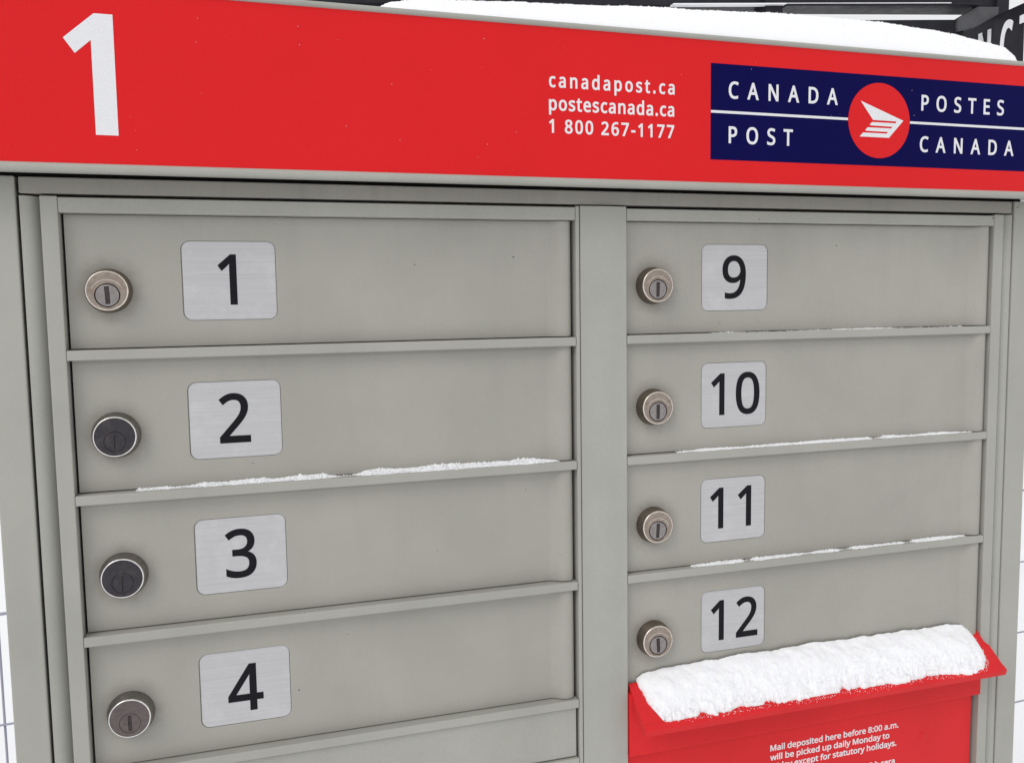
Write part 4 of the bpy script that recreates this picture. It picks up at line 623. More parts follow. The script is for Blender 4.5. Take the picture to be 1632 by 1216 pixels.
LOCKS = {}
LOCK_TURN = {'1': -0.05, '2': 0.03, '3': 0.0, '4': -0.02, '9': 0.02, '10': 0.0, '11': 0.05, '12': -0.06}
def lock_meshes(kind):
    """meshes in lock-local coordinates: origin on the door face, -Y outwards"""
    if kind in LOCKS: return LOCKS[kind]
    if kind == 'brass':
        d, rb, rf, pr, pz = 0.0092, 0.0136, 0.0122, 0.0067, -0.0028
        side, edge, face, plug = BRASS_SIDE, BRASS_EDGE, BRASS, PLUG
    elif kind == 'black':
        d, rb, rf, pr, pz = 0.0088, 0.0144, 0.0126, 0.0061, -0.0030
        side, edge, face, plug = STEEL_SIDE, STEEL_EDGE, BLACK_FACE, BLACK_FACE
    else:
        d, rb, rf, pr, pz = 0.0088, 0.0144, 0.0126, 0.0061, -0.0030
        side, edge, face, plug = STEEL_SIDE, STEEL_EDGE, BROWN_FACE, BROWN_FACE
    a = orient_out(cone(0, 0, [(rb, 0.0), (rb, -0.0012), (rb - 0.0003, -0.0022), (rf + 0.0003, -d + 0.0012), (rf, -d + 0.0006)]), 0, 0)
    e = orient_out(cone(0, 0, [(rf, -d + 0.0006), (rf - 0.00012, -d + 0.0002), (rf - 0.0004, -d - 0.00005), (rf - 0.00075, -d)]), 0, 0)
    gap = 0.0006 if kind == 'brass' else 0.00018
    f = flat_mesh('face', [circle(0, 0, rf - 0.0007), circle(0, pz, pr + gap)], -d + 0.00003, 0.001)
    back = flat_mesh('back', [circle(0, 0, rf - 0.001)], -d + 0.0016, 0.0004)
    lst = [(a, 0), (e, 1), (f, 2), (back, 3)]
    if kind == 'brass':
        # thin bright ring round the cylinder and the raised crescent above it
        rim = orient_out(cone(0, pz, [(pr + gap + 0.00005, -d + 0.0006), (pr + gap + 0.0001, -d - 0.00012), (pr + gap + 0.0004, -d - 0.00015), (pr + gap + 0.0006, -d + 0.0001)]), 0, pz)
        lst.append((rim, 2))
        o1 = [(0.0100 * math.cos(math.radians(156)) - 0.0012, pz + 0.0042 + 0.0012)] + arc(0, pz, 0.0096, 152, 28, 26) + [(-(0.0100 * math.cos(math.radians(156)) - 0.0012), pz + 0.0042 + 0.0012)]
        i1 = [(x * 0.978, (z - pz) * 0.974 + pz - 0.00004) for x, z in o1][::-1]
        cres = flat_mesh('crescent', [('poly', o1 + i1)], -d - 0.00016, 0.0003)
        lst.append((cres, 1))
    else:
        rim = orient_out(cone(0, pz, [(pr + gap, -d + 0.0006), (pr + gap + 0.00005, -d - 0.00006), (pr + gap + 0.00025, -d)]), 0, pz)
        lst.append((rim, 2))
    housing = join('lock_housing_' + kind, lst, [side, edge, face, DARK])
    sw, sh = (0.00135, 0.0054) if kind == 'brass' else ((0.0011, 0.0050) if kind == 'brown' else (0.0004, 0.0050))
    yo = -d - 0.0001 if kind == 'brass' else -d + 0.00012
    pl = flat_mesh('plug', [circle(0, pz, pr), rect(-sw, sw, pz - sh, pz + sh)], yo, 0.0009, bevel=0.00022 if kind == 'brass' else 0.0001)
    slotback = flat_mesh('slotback', [rect(-sw - 0.0003, sw + 0.0003, pz - sh - 0.0003, pz + sh + 0.0003)], yo + 0.0006, 0.0002)
    pm = join('lock_cylinder_' + kind, [(pl, 0), (slotback, 1)], [plug, SLOT_DARK])
    LOCKS[kind] = (housing, pm)
    return LOCKS[kind]

# ------------------------------------------------------------------ doors
def door(x0, x1, z0, z1, yd, plate, num, num_mesh, lock, lx, lz, label=None, bulge=True):
    """x0..x1, z0..z1 door extents; yd face depth; plate = (x0, x1, z0, z1)"""
    xb = x1 - 0.0190                         # where the rolled hinge edge starts
    px0, px1, pz0, pz1 = plate
    e = 0.00055
    bev = 0.0003
    pan = flat_mesh('pan', [rect(x0, xb, z0, z1), rrect(px0 - e, px1 + e * 0.6, pz0 - e * 0.5, pz1 + e * 0.5, 0.0056)], yd, 0.0016, bevel=bev)
    bk = flat_mesh('bk', [rect(px0 - 0.003, px1 + 0.003, pz0 - 0.003, pz1 + 0.003)], yd + 0.0014, 0.0006)
    # rolled edge: out, round and back
    front = [(xb - 0.0008, yd + 0.00002), (xb + 0.001, yd), (xb + 0.0035, yd - 0.0008), (xb + 0.0060, yd - 0.0026), (xb + 0.0085, yd - 0.0044), (xb + 0.0115, yd - 0.0051),
             (xb + 0.0150, yd - 0.0050), (xb + 0.0172, yd - 0.0040), (x1 - 0.0006, yd - 0.0022), (x1, yd + 0.0008), (x1, yd + 0.006)]
    backp = [(x1 - 0.002, yd + 0.006), (x1 - 0.003, yd + 0.002), (xb - 0.0008, yd + 0.0014)]
    bm = bmesh.new(); extrude_profile_z(bm, front + backp, z0 + bev * 0.3, z1 - bev * 0.3)
    roll = from_bm('roll', bm)
    soft(roll)
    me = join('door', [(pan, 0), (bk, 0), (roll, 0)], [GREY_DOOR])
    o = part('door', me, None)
    if label: o['label'] = label
    # plate and number
    pm = flat_mesh('number_plate', [rrect(px0, px1, pz0, pz1, 0.0050)], yd + 0.0006, 0.0006, bevel=0.00008)
    part('number_plate', pm, ALU, o)
    nm = glyph_mesh('number_print', num_mesh, yd + 0.00048, 0.00012)
    part('number_print', nm, BLACK_PRINT, o)
    h, c = lock_meshes(lock)
    for nme, m_ in (('lock_housing', h), ('lock_cylinder', c)):
        q = bpy.data.objects.new(nme, m_); link(q, o); q.location = (lx, yd, lz); q.rotation_euler.y = LOCK_TURN[num]
    return o

CAPH, DB = 0.0321, 0.00060
def dg(ch, x0, x1, zb):                      # one digit with its ink from x0 to x1
    return text_outlines(ch, x0, x1, zb, CAPH, bold=DB)
def pz(k): return (-0.0759 - 0.0895 * k, -0.0263 - 0.0895 * k)
e_ = 0.0004
LD = [('1', 0.0889, 0.1002, 'brass', 0.0246), ('2', 0.0856, 0.1049, 'black', 0.0244), ('3', 0.0858, 0.1052, 'black', 0.0243), ('4', 0.0835, 0.1061, 'brown', 0.0240)]
names = ['first', 'second', 'third', 'fourth']
for k, (ch, nx0, nx1, lk, lx) in enumerate(LD):
    zt = (-0.0106 if k == 0 else ZT(k) - RH + 0.0012) ; zb = ZT(k + 1) + 0.0006
    a, b = pz(k)
    px = (0.0676, 0.1244) if k < 3 else (0.0666, 0.1236)
    zb_num = [-0.0665, -0.1560, -0.2456, -0.3372][k]
    door(0.0014, 0.3287, zb, zt + (0 if k == 0 else 0.004), 0.008, (px[0], px[1], a - (0.0005 if k == 3 else 0), b - (0.0005 if k == 3 else 0)), ch, dg(ch, nx0, nx1, zb_num), lk, lx, [-0.0570, -0.1467, -0.2362, -0.3272][k],
         label='grey locker door numbered %s with %s lock' % (ch, {'brass': 'brass ringed', 'black': 'black faced', 'brown': 'brown faced'}[lk]))
RD = [('9', [('9', 0.4517, 0.4719)]), ('10', [('1', 0.4427, 0.4541), ('0', 0.4640, 0.4849)]), ('11', [('1', 0.4423, 0.4538), ('1', 0.4667, 0.4784)]), ('12', [('1', 0.4436, 0.4549), ('2', 0.4658, 0.4852)])]
for k, (s, parts_) in enumerate(RD):
    zt = (-0.0104 if k == 0 else ZT(k) - RH + 0.0052); zb = (ZT(k + 1) + 0.0008) if k < 3 else -0.3625
    a, b = pz(k)
    if k == 3: a, b = a + 0.0015, b + 0.0005
    outl = []
    zb_num = [-0.0668, -0.1560, -0.2447, -0.3343][k]
    for ch, a0, a1 in parts_: outl += dg(ch, a0, a1, zb_num)
    xx = 0.0008 if k == 3 else 0
    door(0.3704, 0.7012, zb, zt, 0.0065, (0.4343 + xx, 0.4905 + xx, a, b), s, outl, 'brass', 0.3931, [-0.0568, -0.1466, -0.2361, -0.3243][k],
         label='grey locker door numbered %s with brass ringed lock' % s)

# left column below door 4: a flush panel, then a further rail and parcel doors down to the base
pbox('flush_panel', 0.0010, 0.3285, 0.0024, 0.021, -0.4058, ZT(4) - RH - 0.0005, bev=0.0007)
rail(0.0001, 0.3299, -0.4066)
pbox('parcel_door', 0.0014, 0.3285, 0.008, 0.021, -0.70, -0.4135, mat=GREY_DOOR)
rail(0.0001, 0.3299, -0.7006)
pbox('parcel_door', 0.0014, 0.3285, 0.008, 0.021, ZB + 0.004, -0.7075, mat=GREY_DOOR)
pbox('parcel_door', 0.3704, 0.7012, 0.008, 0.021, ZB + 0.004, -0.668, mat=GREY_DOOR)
rail(0.3697, 0.7020, -0.661)

# ------------------------------------------------------------------ letter slot on the right
slot = pbox('letter_slot', 0.3699, 0.7019, -0.0022, 0.0215, -0.4118, -0.3632, mat=RED_METAL, bev=0.0006)
HX0, HX1 = 0.3725, 0.7045
hood_back_z, hood_front_z, hood_front_y = -0.3600, -0.3805, -0.0258
sl = (hood_front_z - hood_back_z) / hood_front_y       # dz/dy
def hz(y): return hood_back_z + sl * y
bm = bmesh.new()
prof = [(0.004, hz(0.004)), (-0.0068, hz(-0.0068)), (-0.0070, hz(-0.0070) - 0.0008), (-0.0218, hz(-0.0218) - 0.0008), (-0.0222, hz(-0.0222) - 0.0000), (hood_front_y, hood_front_z + 0.0002),
        (hood_front_y - 0.0003, hood_front_z - 0.0004), (hood_front_y + 0.0010, hood_front_z - 0.0048), (-0.0240, hood_front_z - 0.0050), (0.004, hz(0.004) - 0.0050)]
extrude_profile_x(bm, prof, HX0 - 0.0010, HX1)
# narrow the corners of the back leaf
for v in bm.verts:
    if v.co.y > -0.0069:
        if v.co.x > 0.6: v.co.x -= 0.0030
hood = part('hood', from_bm('hood', bm), RED_METAL, slot)
reddoor = pbox('collection_door', 0.3710, 0.6985, 0.0040, 0.0215, -0.6600, -0.4126, mat=RED_METAL, bev=0.0005)
# pressed crease near the right edge, and a small dimple
ND = 0.0040
for s, xa, xb, bl in (('Mail deposited here before 8:00 a.m.', 0.4963, 0.6215, -0.4317), ('will be picked up daily Monday to', 0.4963, 0.6125, -0.4396),
                      ('Friday except for statutory holidays.', 0.4963, 0.6199, -0.4475), ('Le courrier déposé ici avant 8 h sera', 0.4963, 0.6186, -0.4632)):
    part('notice_print', glyph_mesh('notice_print', text_outlines(s, xa, xb, bl, 0.0051, bold=0.00019), ND - 0.00014, 0.00012), WHITE, reddoor)
part('rivet', orient_out(cone(0.6468, -0.4440, [(0.0045, ND), (0.0040, ND - 0.0003), (0.0020, ND - 0.0006), (0.0001, ND - 0.0006)]), 0.6468, -0.444), RED_METAL, reddoor)

# ------------------------------------------------------------------ header
HL, HR = -0.060, 0.762
ZR0, ZR1 = 0.0156, 0.1131
bm = bmesh.new()
def lip(z0, z1, y):          # rounded grey channel lip
    pts = []
    for i in range(9):
        a = math.radians(-90 + 180 * i / 8)
        zc, r = (z0 + z1) / 2, (z1 - z0) / 2
        pts.append((y + 0.0022 - 0.0022 * math.cos(a), zc + r * math.sin(a)))
    pts += [(HY + 0.0040, z1), (HY + 0.0040, z0)]
    return pts
extrude_profile_x(bm, lip(0.0100, ZR0, HY - 0.0016), HL, HR)
extrude_profile_x(bm, lip(ZR1, 0.1170, HY - 0.0016), HL, HR)
hd = from_bm('header', bm)
soft(hd)
body_ = box_mesh('hb', HL + 0.0005, HR - 0.0005, HY + 0.0016, 0.455, 0.0145, 0.1155, bev=0.001)
header = part('header', join('header', [(hd, 0), (body_, 0)], [GREY]), None)
part('header_sign', flat_mesh('header_sign', [rect(HL + 0.002, HR - 0.002, ZR0 - 0.0008, ZR1 + 0.0008)], HY, 0.0012), RED, header)
PY = HY - 0.00015
big = [(0.0286, 0.0997), (0.0385, 0.0997), (0.0384, 0.0318), (0.0264, 0.0318), (0.0264, 0.0848), (0.0177, 0.0770), (0.0120, 0.0852)]
part('unit_number_print', flat_mesh('unit_number_print', [('poly', big)], PY, 0.00012), WHITE, header)
for s, xa, xb, bl, cap, nar in (('canadapost.ca', 0.3035, 0.3960, 0.0744, 0.0093, 0.84), ('postescanada.ca', 0.3033, 0.3957, 0.0594, 0.0093, 0.86), ('1 800 267-1177', 0.3033, 0.3957, 0.0447, 0.0090, 0.90)):
    part('contact_print', glyph_mesh('contact_print', text_outlines(s, xa, xb, bl, cap, narrow=nar, bold=0.00029), PY, 0.00012), WHITE, header)
part('logo_panel', flat_mesh('logo_panel', [rect(0.4243, 0.7095, 0.0313, 0.0978)], PY, 0.00012), BLUE, header)
P2 = PY - 0.00012
part('logo_disc', flat_mesh('logo_disc', [circle(0.5669, 0.0646, 0.0277, 96)], P2 - 0.0001, 0.0002), RED, header)
em = [(0.5498, 0.0784), (0.5886, 0.0655), (0.5758, 0.0523), (0.5494, 0.0523), (0.5524, 0.0553), (0.5737, 0.0553), (0.5748, 0.0566), (0.5562, 0.0567), (0.5541, 0.0570), (0.5565, 0.0593), (0.5777, 0.0593), (0.5788, 0.0606),
      (0.5602, 0.0608), (0.5580, 0.0611), (0.5603, 0.0633), (0.5816, 0.0633), (0.5826, 0.0647), (0.5611, 0.0649)]
part('logo_emblem', flat_mesh('logo_emblem', [('poly', em)], P2 - 0.00022, 0.00012), WHITE, header)
part('logo_line', flat_mesh('logo_line', [rect(0.4244, 0.5389, 0.0637, 0.0655)], P2, 0.00012), WHITE, header)
part('logo_line', flat_mesh('logo_line', [rect(0.5950, 0.7094, 0.0637, 0.0655)], P2, 0.00012), WHITE, header)
for s, xa, xb, bl in (('CANADA', 0.4385, 0.5297, 0.0742), ('POST', 0.4387, 0.4916, 0.0431), ('POSTES', 0.6052, 0.6848, 0.0740), ('CANADA', 0.6047, 0.6958, 0.0430)):
    part('logo_print', glyph_mesh('logo_print', text_outlines(s, xa, xb, bl, 0.0118, narrow=0.86, bold=0.00032), P2, 0.00012), WHITE, header)

# ------------------------------------------------------------------ snow
def grid_mesh(name, P):
    nu, nv = P.shape[:2]
    idx = np.arange(nu * nv).reshape(nu, nv)
    q = np.stack([idx[:-1, :-1], idx[1:, :-1], idx[1:, 1:], idx[:-1, 1:]], -1).reshape(-1, 4)
    me = bpy.data.meshes.new(name)
    me.vertices.add(nu * nv); me.vertices.foreach_set('co', P.reshape(-1).astype(np.float32))
    me.loops.add(len(q) * 4); me.loops.foreach_set('vertex_index', q.reshape(-1).astype(np.int32))
    me.polygons.add(len(q)); me.polygons.foreach_set('loop_start', np.arange(0, len(q) * 4, 4, dtype=np.int32))
    me.update(calc_edges=True); me.validate()
    me.polygons.foreach_set('use_smooth', [True] * len(me.polygons))
    return me

def grains_mesh(name, centres, radii):
    """many tiny rough crystals in one mesh"""
    t = (1 + 5 ** 0.5) / 2
    iv = np.array([(-1, t, 0), (1, t, 0), (-1, -t, 0), (1, -t, 0), (0, -1, t), (0, 1, t), (0, -1, -t), (0, 1, -t), (t, 0, -1), (t, 0, 1), (-t, 0, -1), (-t, 0, 1)]) / math.sqrt(1 + t * t)
    jf = np.array([(0, 11, 5), (0, 5, 1), (0, 1, 7), (0, 7, 10), (0, 10, 11), (1, 5, 9), (5, 11, 4), (11, 10, 2), (10, 7, 6), (7, 1, 8), (3, 9, 4), (3, 4, 2), (3, 2, 6), (3, 6, 8), (3, 8, 9), (4, 9, 5), (2, 4, 11), (6, 2, 10), (8, 6, 7), (9, 8, 1)])
    n = len(centres)
    k = rng.uniform(0.6, 1.3, (n, 12, 1))
    V = centres[:, None, :] + iv[None] * radii[:, None, None] * k * rng.uniform(0.7, 1.3, (n, 1, 3))
    F = (jf[None] + (np.arange(n) * 12)[:, None, None]).reshape(-1, 3)
    me = bpy.data.meshes.new(name)
    me.vertices.add(n * 12); me.vertices.foreach_set('co', V.reshape(-1).astype(np.float32))
    me.loops.add(len(F) * 3); me.loops.foreach_set('vertex_index', F.reshape(-1).astype(np.int32))
    me.polygons.add(len(F)); me.polygons.foreach_set('loop_start', np.arange(0, len(F) * 3, 3, dtype=np.int32))
    me.update(calc_edges=True)
    return me

def merge(name, a, b):
    bm = bmesh.new(); bm.from_mesh(a); bm.from_mesh(b)
    r = bpy.data.meshes.new(name); bm.to_mesh(r); bm.free()
    bpy.data.meshes.remove(a); bpy.data.meshes.remove(b)
    return r

SPECKS = [(0.216, 0.008, -0.0411), (0.2862, 0.008, -0.0359), (0.5527, 0.0065, -0.0267), (0.2271, 0.008, -0.2405), (0.7007, 0, -0.0032), (0.7003, 0, -0.0039), (0.7010, 0, -0.0035), (0.726, 0, 0.0055), (0.1294, 0.008, -0.3277), (0.4492, 0.0065, -0.0854), (0.3421, 0, -0.4025), (0.1053, 0.008, -0.17), (0.1626, 0, -0.2898), (0.2931, 0.008, -0.2021), (0.7279, 0, 0.0076)]
part('dirt_specks', grains_mesh('dirt_specks', np.array([(x, y - 0.0001, z) for x, y, z in SPECKS]), rng.uniform(0.00022, 0.0005, len(SPECKS))), DARK)['kind'] = 'stuff'
nsp = 26
spx = np.concatenate([[0.1985, 0.2804, 0.5960, 0.1420, 0.5985], rng.uniform(-0.01, 0.70, nsp)])
spz = np.concatenate([[0.0700, 0.0440, 0.0885, 0.1010, 0.0700], rng.uniform(0.018, 0.111, nsp)])
part('dust_specks', grains_mesh('dust_specks', np.stack([spx, np.full_like(spx, HY - 0.0003), spz], 1), rng.uniform(0.00012, 0.00034, nsp + 5)), DUST, header)['kind'] = 'stuff'
# on the header
hx = [0.10, 0.185, 0.200, 0.215, 0.233, 0.384, 0.513, 0.607, 0.690, 0.737, 0.7465, 0.752]
hh = [0.004, 0.006, 0.0165, 0.0205, 0.0235, 0.0335, 0.0390, 0.0402, 0.0345, 0.0265, 0.0185, 0.0]
hh = [v * 0.935 for v in hh]
hh[0:2] = [0.0, 0.003]
hx[1:4] = [0.190, 0.205, 0.217]
nu, nv = 860, 120
u = np.linspace(0.10, 0.752, nu)
s = np.linspace(0, 1, nv)
ycross = -0.0212 + 0.2 * s ** 1.6
U, S = np.meshgrid(u, s, indexing='ij')
Yc = np.broadcast_to(ycross, U.shape)
Hh = np.interp(U + np.clip(0.03 - Yc, 0, 1) * np.clip((U - 0.105) / 0.61, 0, 2), hx, hh)
dist = Yc + 0.0212
shape = np.clip(dist / 0.052, 0, 1)
rise = (1 - (1 - shape) ** 2.3) ** 0.72
back = np.clip((0.1788 - dist) / 0.04, 0, 1) ** 0.5
base = 0.1150
Zs = base + np.maximum(Hh - 0.0010, 0) * rise * (0.15 + 0.85 * back) * (1 - 0.25 * np.clip((dist - 0.06) / 0.12, 0, 1))
amp = np.clip(Hh / 0.01, 0, 1) * np.clip(dist / 0.004, 0, 1)
big_n = fbm(U * 28, Yc * 28 + 3, Zs * 28, seed=11, octaves=3)
fine_n = fbm(U * 620, Yc * 620, Zs * 620, seed=21, octaves=3)
Zs = Zs + amp * (0.0015 * big_n * rise + 0.0011 * fine_n)
Yo = Yc + amp * 0.0007 * fbm(U * 420 + 91, Yc * 420, Zs * 420, seed=31, octaves=2) * np.clip(dist / 0.02, 0, 1)
P = np.stack([U, Yo, Zs], -1)
m1 = grid_mesh('snow_cap', P)
# loose crystals on the crest
n = 2600
gx = rng.uniform(0.12, 0.75, n); gs = rng.uniform(0.30, 0.60, n)
iu = np.clip(((gx - 0.10) / 0.652 * (nu - 1)).astype(int), 0, nu - 1); iv_ = np.clip((gs * (nv - 1)).astype(int), 0, nv - 1)
gc = P[iu, iv_] + np.stack([rng.uniform(-.0004, .0004, n), rng.uniform(-.0004, .0004, n), rng.uniform(-0.0001, 0.0005, n)], 1)
keep = Hh[iu, iv_] > 0.006
gc = gc[keep]
m2 = grains_mesh('g', gc, rng.uniform(0.00016, 0.0004, len(gc)))
tag(mesh_obj('snow_cap', merge('snow_cap', m1, m2), SNOW), 'thick white snow lying along the top of the red header', 'snow', kind='stuff')

# on the hood of the letter slot
sx = [0.3785, 0.3805, 0.384, 0.40, 0.43, 0.4625, 0.52, 0.58, 0.636, 0.66, 0.677, 0.685, 0.690, 0.6945]
st = [0.0005, 0.0025, 0.0052, 0.0072, 0.0088, 0.0100, 0.0112, 0.0104, 0.0100, 0.0100, 0.0084, 0.0066, 0.0040, 0.0]
bx_ = [0.3785, 0.3795, 0.3812, 0.388, 0.3928, 0.4269, 0.4579, 0.49, 0.5119, 0.5443, 0.5797, 0.6243, 0.6566, 0.6866, 0.6925, 0.6945]
by_ = [0.000, -0.002, -0.0095, -0.0205, -0.0222, -0.0232, -0.0226, -0.0233, -0.0245, -0.0226, -0.0242, -0.0226, -0.0243, -0.0236, -0.0190, -0.005]
nu, nv = 620, 90
u = np.linspace(0.3785, 0.6945, nu); s = np.linspace(0, 1, nv)
U, S = np.meshgrid(u, s, indexing='ij')
yback = 0.0060
yfront = np.interp(U, bx_, by_) + 0.0008 + 0.0028 * fbm(U * 60, U * 0 + 4, seed=5, octaves=4)
Yp = yback + (yfront - yback) * S
T = np.interp(U, sx, st)
prof = (0.78 + 0.34 * np.sin(np.pi * np.clip(S * 1.05, 0, 1))) * np.clip(1 - S ** 3.6, 0, 1) ** 0.55
Tt = T * prof
px_ = fbm(U * 60, Yp * 70 + 7, seed=41, octaves=3); pf = fbm(U * 430, Yp * 430, seed=51, octaves=3)
thin = np.clip(S * 1.0, 0.3, 1)
Tt = Tt * (1 + 0.26 * px_) + (0.00018 + 0.0014 * S ** 5) * pf * np.clip(T / 0.004, 0, 1)
# patches near the lower edge where the red shows through
holes = np.clip((S - 0.70) / 0.3, 0, 1) * np.clip(fbm(U * 150 + 7, Yp * 220, seed=61, octaves=3) - 0.0, 0, 1) * 0.022
Tt = Tt + 0.0016 * fbm(U * 170 + 3, Yp * 190, seed=81, octaves=3) * np.clip(S * 1.6 - 0.4, 0, 1) * np.clip(T / 0.006, 0, 1)
Tt = Tt + 0.0011 * fbm(U * 130 + 9, Yp * 130, seed=91, octaves=4) * np.clip(T / 0.006, 0, 1)
Tt = Tt - holes * 0.55
Tt[:, -1] = -0.0006; Tt[0, :] = -0.0006; Tt[-1, :] = -0.0006
plate = hood_back_z + sl * Yp + 0.0001
P = np.stack([U, Yp - Tt * 0.22, plate + Tt * 0.97], -1)
lump = fbm(P[..., 0] * 260, P[..., 1] * 260, P[..., 2] * 260, seed=71, octaves=3)
P[..., 1] -= (0.00012 + 0.0008 * S ** 5) * lump * np.clip(T / 0.005, 0, 1)
m1 = grid_mesh('snow_heap', P)
n = 2600
iu = rng.integers(2, nu - 2, n); iv_ = (np.clip(rng.beta(5.0, 1.2, n), 0, 0.95) * (nv - 1)).astype(int)
gc = P[iu, iv_] + np.stack([rng.uniform(-.0005, .0005, n), rng.uniform(-.0012, .0004, n), rng.uniform(-0.0003, 0.0005, n)], 1)
hzv = hood_back_z + sl * gc[:, 1]
gc[:, 2] = np.maximum(gc[:, 2], hzv + 0.0002)
# scattered crystals just below the edge
n2 = 420
xx = rng.uniform(0.378, 0.694, n2); yy = np.interp(xx, bx_, by_) - rng.normal(0, 0.0009, n2)
yy = np.maximum(yy, -0.0256)
g2 = np.stack([xx, yy, hood_back_z + sl * yy + 0.00015], 1)
gc = np.concatenate([gc, g2])
m2 = grains_mesh('g', gc, rng.uniform(0.00014, 0.00038, len(gc)))
tag(mesh_obj('snow_heap', merge('snow_heap', m1, m2), SNOW), 'heaped white snow lying on the red hood of the letter slot', 'snow', kind='stuff')

# thin lines of snow on the shelf rails
def snow_line(x0, x1, zt, yb, hmax, dens, label, gaps=()):
    sd_ = int(x0 * 1000)
    def height(x):
        a = np.interp(x, [x0, x0 + 0.015, x1 - 0.02, x1], [0.2, 1, 1, 0.2])
        p = np.clip(0.58 + 0.85 * fbm(x * 34, x * 0 + 2.2, seed=sd_, octaves=4), 0.02, 1.0) * a
        for g0, g1 in gaps: p = p * np.clip(np.abs((x - (g0 + g1) / 2) / ((g1 - g0) / 2)) ** 3 * 0.9, 0.02, 1.0)
        return p
    # the packed ridge
    nu, nv = int((x1 - x0) / 0.0005), 14
    U, S = np.meshgrid(np.linspace(x0, x1, nu), np.linspace(0, 1, nv), indexing='ij')
    H = height(U)
    dp = (yb - 0.0005) * (0.35 + 0.6 * np.sqrt(H)) * np.clip(H * 12, 0, 1)
    Yr = yb + 0.0006 - (dp + 0.0006) * S
    Zr = zt - 0.0003 + (hmax * H * (1 - S ** 2) ** 0.7 + 0.0002) * np.clip(H * 12, 0, 1) * (0.8 + 1.0 * fbm(U * 900, Yr * 900, seed=sd_ + 5, octaves=2))
    Yr = Yr + 0.0003 * fbm(U * 800 + 5, S * 6, seed=sd_ + 9, octaves=2)
    m1 = grid_mesh('snow_line', np.stack([U, Yr, Zr], -1))
    # loose crumbs on it and at its foot
    n = int((x1 - x0) * dens)
    x = rng.uniform(x0, x1, n); h = height(x)
    keep = rng.uniform(0, 1, n) < 0.12 + 1.2 * h
    x, h = x[keep], h[keep]; n = len(x)
    t = rng.uniform(0, 1, n) ** 0.8
    y = yb - (yb - 0.0003) * (0.35 + 0.6 * np.sqrt(h)) * t
    z = zt + 0.00012 + hmax * h * np.clip(1 - t ** 2, 0, 1) ** 0.7
    m2 = grains_mesh('g', np.stack([x, y, z], 1), rng.uniform(0.0002, 0.00046, n))
    tag(mesh_obj('snow_line', merge('snow_line', m1, m2), CRUMB), label, 'snow', kind='stuff')
snow_line(0.034, 0.318, ZT(2), 0.0078, 0.0029, 22000, 'thin line of snow on the ledge below door 2', gaps=((0.152, 0.178),))
snow_line(0.412, 0.690, ZT(2) + 0.0002, 0.0063, 0.0021, 20000, 'thin line of snow on the ledge below door 10', gaps=((0.585, 0.600),))
snow_line(0.424, 0.686, ZT(3) + 0.0002, 0.0063, 0.0012, 15000, 'thin line of snow on the ledge below door 11', gaps=((0.468, 0.480), (0.555, 0.572), (0.620, 0.632)))
snow_line(0.440, 0.680, ZT(1) + 0.0002, 0.0063, 0.0006, 1400, 'sparse crumbs of snow on the ledge below door 9')

# ------------------------------------------------------------------ wire fence behind the cabinet
def tube(name, a, b, r, n=8):
    a, b = Vector(a), Vector(b)
    d = (b - a).normalized(); up = Vector((0, 0, 1)) if abs(d.z) < 0.9 else Vector((1, 0, 0))
    s1 = d.cross(up).normalized(); s2 = d.cross(s1)
    bm = bmesh.new()
    ra = [bm.verts.new(a + (s1 * math.cos(2 * math.pi * i / n) + s2 * math.sin(2 * math.pi * i / n)) * r) for i in range(n)]
    rb = [bm.verts.new(b + (s1 * math.cos(2 * math.pi * i / n) + s2 * math.sin(2 * math.pi * i / n)) * r) for i in range(n)]
    for i in range(n):
        j = (i + 1) % n
        bm.faces.new((ra[i], rb[i], rb[j], ra[j]))
    bm.faces.new(ra); bm.faces.new(rb[::-1])
    bmesh.ops.recalc_face_normals(bm, faces=bm.faces)
    return from_bm(name, bm, smooth=True)

FO = Vector((-0.80, 0.645, GZ))
fence = empty('wire_fence', FO, label='low galvanised wire mesh fence standing in the snow behind the mailbox', cat='fence')
fy = lambda x: 0.68 + (x + 0.224) * 0.062
def fpart(name, me, mat=WIRE):
    o = mesh_obj(name, me, mat, fence); o.location = -FO; return o
x0f, x1f = -0.974, 2.476
fpart('fence_rail', tube('fence_rail', (x0f, fy(x0f), -0.464), (x1f, fy(x1f), -0.464), 0.0022))
for k in range(1, 7):
    z = -0.464 - 0.1505 * k
    fpart('wire', tube('wire', (x0f, fy(x0f), z), (x1f, fy(x1f), z), 0.0016))
k = 0
x = x0f
while x <= x1f + 1e-6:
    post = (k % 23 == 0)
    bend = 0.0
    if post: fpart('fence_post', tube('fence_post', (x, fy(x) + 0.012, GZ - 0.05), (x, fy(x) + 0.012, -0.44), 0.011, 12))
    else: fpart('wire', tube('wire', (x, fy(x) + 0.003, GZ + 0.04), (x + (0.028 if abs(x - 1.276) < 0.01 else 0), fy(x) + 0.003, -0.455), 0.0016))
    x += 0.15; k += 1

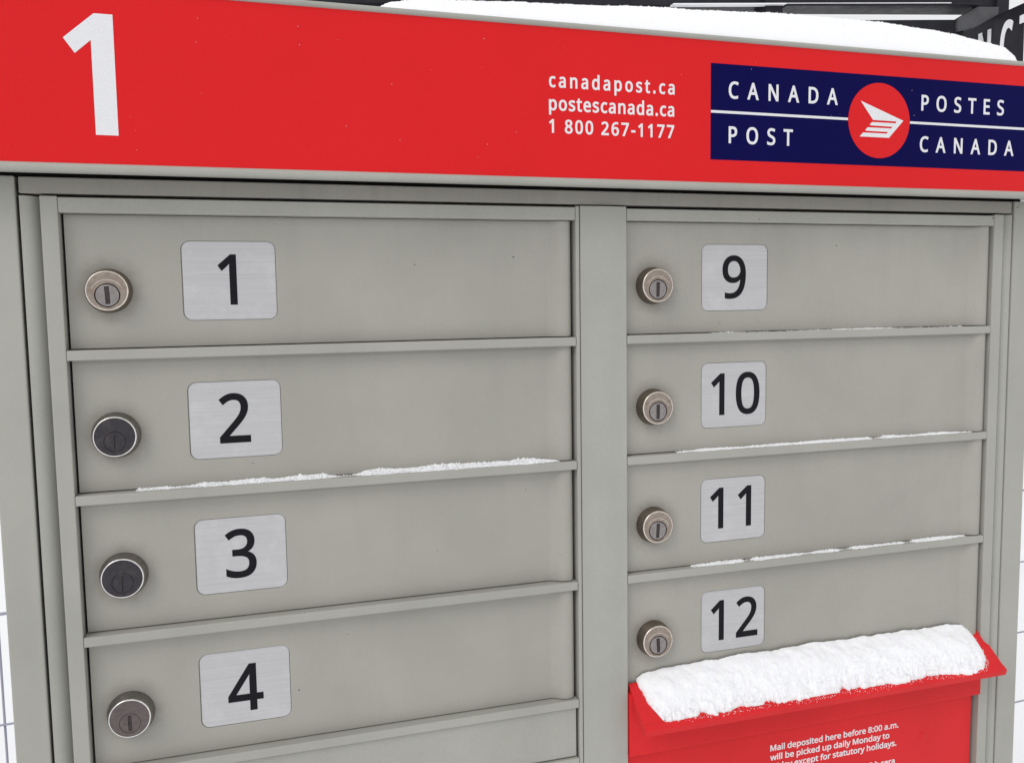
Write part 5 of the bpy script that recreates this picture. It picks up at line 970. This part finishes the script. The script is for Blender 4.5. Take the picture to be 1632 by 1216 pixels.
# ------------------------------------------------------------------ black steel frame and sign far behind
SY = 3.0
SF = Vector((2.6, SY, GZ))
frame = empty('steel_frame', SF, label='black steel frame of posts and beams behind the snow topped header', cat='frame')
def spart(name, me, mat=BLACK_STEEL):
    o = mesh_obj(name, me, mat, frame); o.location = -SF; return o
def obox(name, a, b, w, h, mat=BLACK_STEEL, bev=0.003):
    """box beam from a to b (centre line), width w across y, height h"""
    a, b = Vector(a), Vector(b); L = (b - a).length
    me = box_mesh(name, 0, L, -w / 2, w / 2, -h / 2, h / 2, bev=bev)
    d = (b - a).normalized()
    y = Vector((0, 1, 0)) if abs(d.y) < 0.9 else Vector((1, 0, 0))
    z = d.cross(y).normalized(); y = z.cross(d).normalized()
    M = Matrix((d, y, z)).transposed().to_4x4(); M.translation = a
    me.transform(M)
    return spart(name, me, mat)
# upper beam with its bright snow-dusted lower flange, and the lower beam
obox('beam', (-1.2, SY + 0.075, 1.103), (3.78, SY + 0.075, 1.484), 0.12, 0.205)
fl = obox('flange', (2.52, SY - 0.012, 1.274), (3.63, SY - 0.012, 1.368), 0.05, 0.010)
sn = obox('flange_snow', (1.95, SY - 0.014, 1.2315), (3.45, SY - 0.014, 1.3605), 0.035, 0.006, SNOW, bev=0.001)
obox('beam', (2.95, SY + 0.05, 1.168), (3.56, SY + 0.05, 1.218), 0.10, 0.165)
obox('post', (2.470, SY + 0.035, GZ - 0.05), (2.470, SY + 0.035, 1.75), 0.095, 0.092)
obox('post', (3.795, SY + 0.02, GZ - 0.05), (3.795, SY + 0.02, 1.75), 0.05, 0.075)
# diagonal grey brace
bm = bmesh.new()
br = [(3.62, 1.362), (3.755, 1.372), (3.755, 1.335), (3.612, 1.262), (3.505, 1.234), (3.508, 1.298)]
me = flat_mesh('brace', [('poly', br)], SY - 0.016, 0.03, bevel=0.002)
spart('brace', me, STEEL_GREY)
# dark panel cladding behind the left part
for i in range(9):
    xa = -0.6 + i * 0.30
    spart('cladding_panel', box_mesh('cladding_panel', xa, xa + 0.296, SY + 0.20, SY + 0.23, 0.75, 1.22 + 0.03 * i, bev=0.002))
spart('upright', box_mesh('upright', 0.655, 0.690, SY + 0.15, SY + 0.19, GZ - 0.05, 1.25, bev=0.002), STEEL_GREY)
spart('upright', box_mesh('upright', 1.985, 2.055, SY + 0.15, SY + 0.19, GZ - 0.05, 1.38, bev=0.002), STEEL_GREY)

# sign banner turning towards the viewer on the right
th = math.radians(SIGN_TH)
A = Vector((3.7503, 3.0, 1.3331))
sx_ = Vector((math.cos(th), -math.sin(th), 0)); 
def sign_pt(a, b, off=0.0):     # a along the sign, b up
    nrm = Vector((-math.sin(th), -math.cos(th), 0))
    p = A + sx_ * a + Vector((0, 0, b)) + nrm * off
    return p
def sign_obj(name, me, mat, parent):
    # flat_mesh is in X-Z with -Y out; rotate by -th about Z and put at A
    me.transform(Matrix.Rotation(-th, 4, 'Z'))
    o = mesh_obj(name, me, mat, parent)
    return o
sign = empty('sign_banner', A + Vector((0, 0, -0.5)), label='black sign panel with white capital letters behind the right end of the header', cat='sign')
sp = sign_obj('sign_panel', flat_mesh('sign_panel', [rect(-0.34, 1.2, -0.50, 0.0)], 0.0, 0.012, bevel=0.002), BLACK_STEEL, sign)
sp.location = (0, 0, 0.5)
for ch, a0, a1, b0, b1 in SIGN_LETTERS:
    cap = b1 - b0
    me = glyph_mesh('sign_letter', text_outlines(ch, a0, a1, b0, cap, bold=0.006), -0.004, 0.003)
    o = sign_obj('sign_letter', me, LETTER, sp)
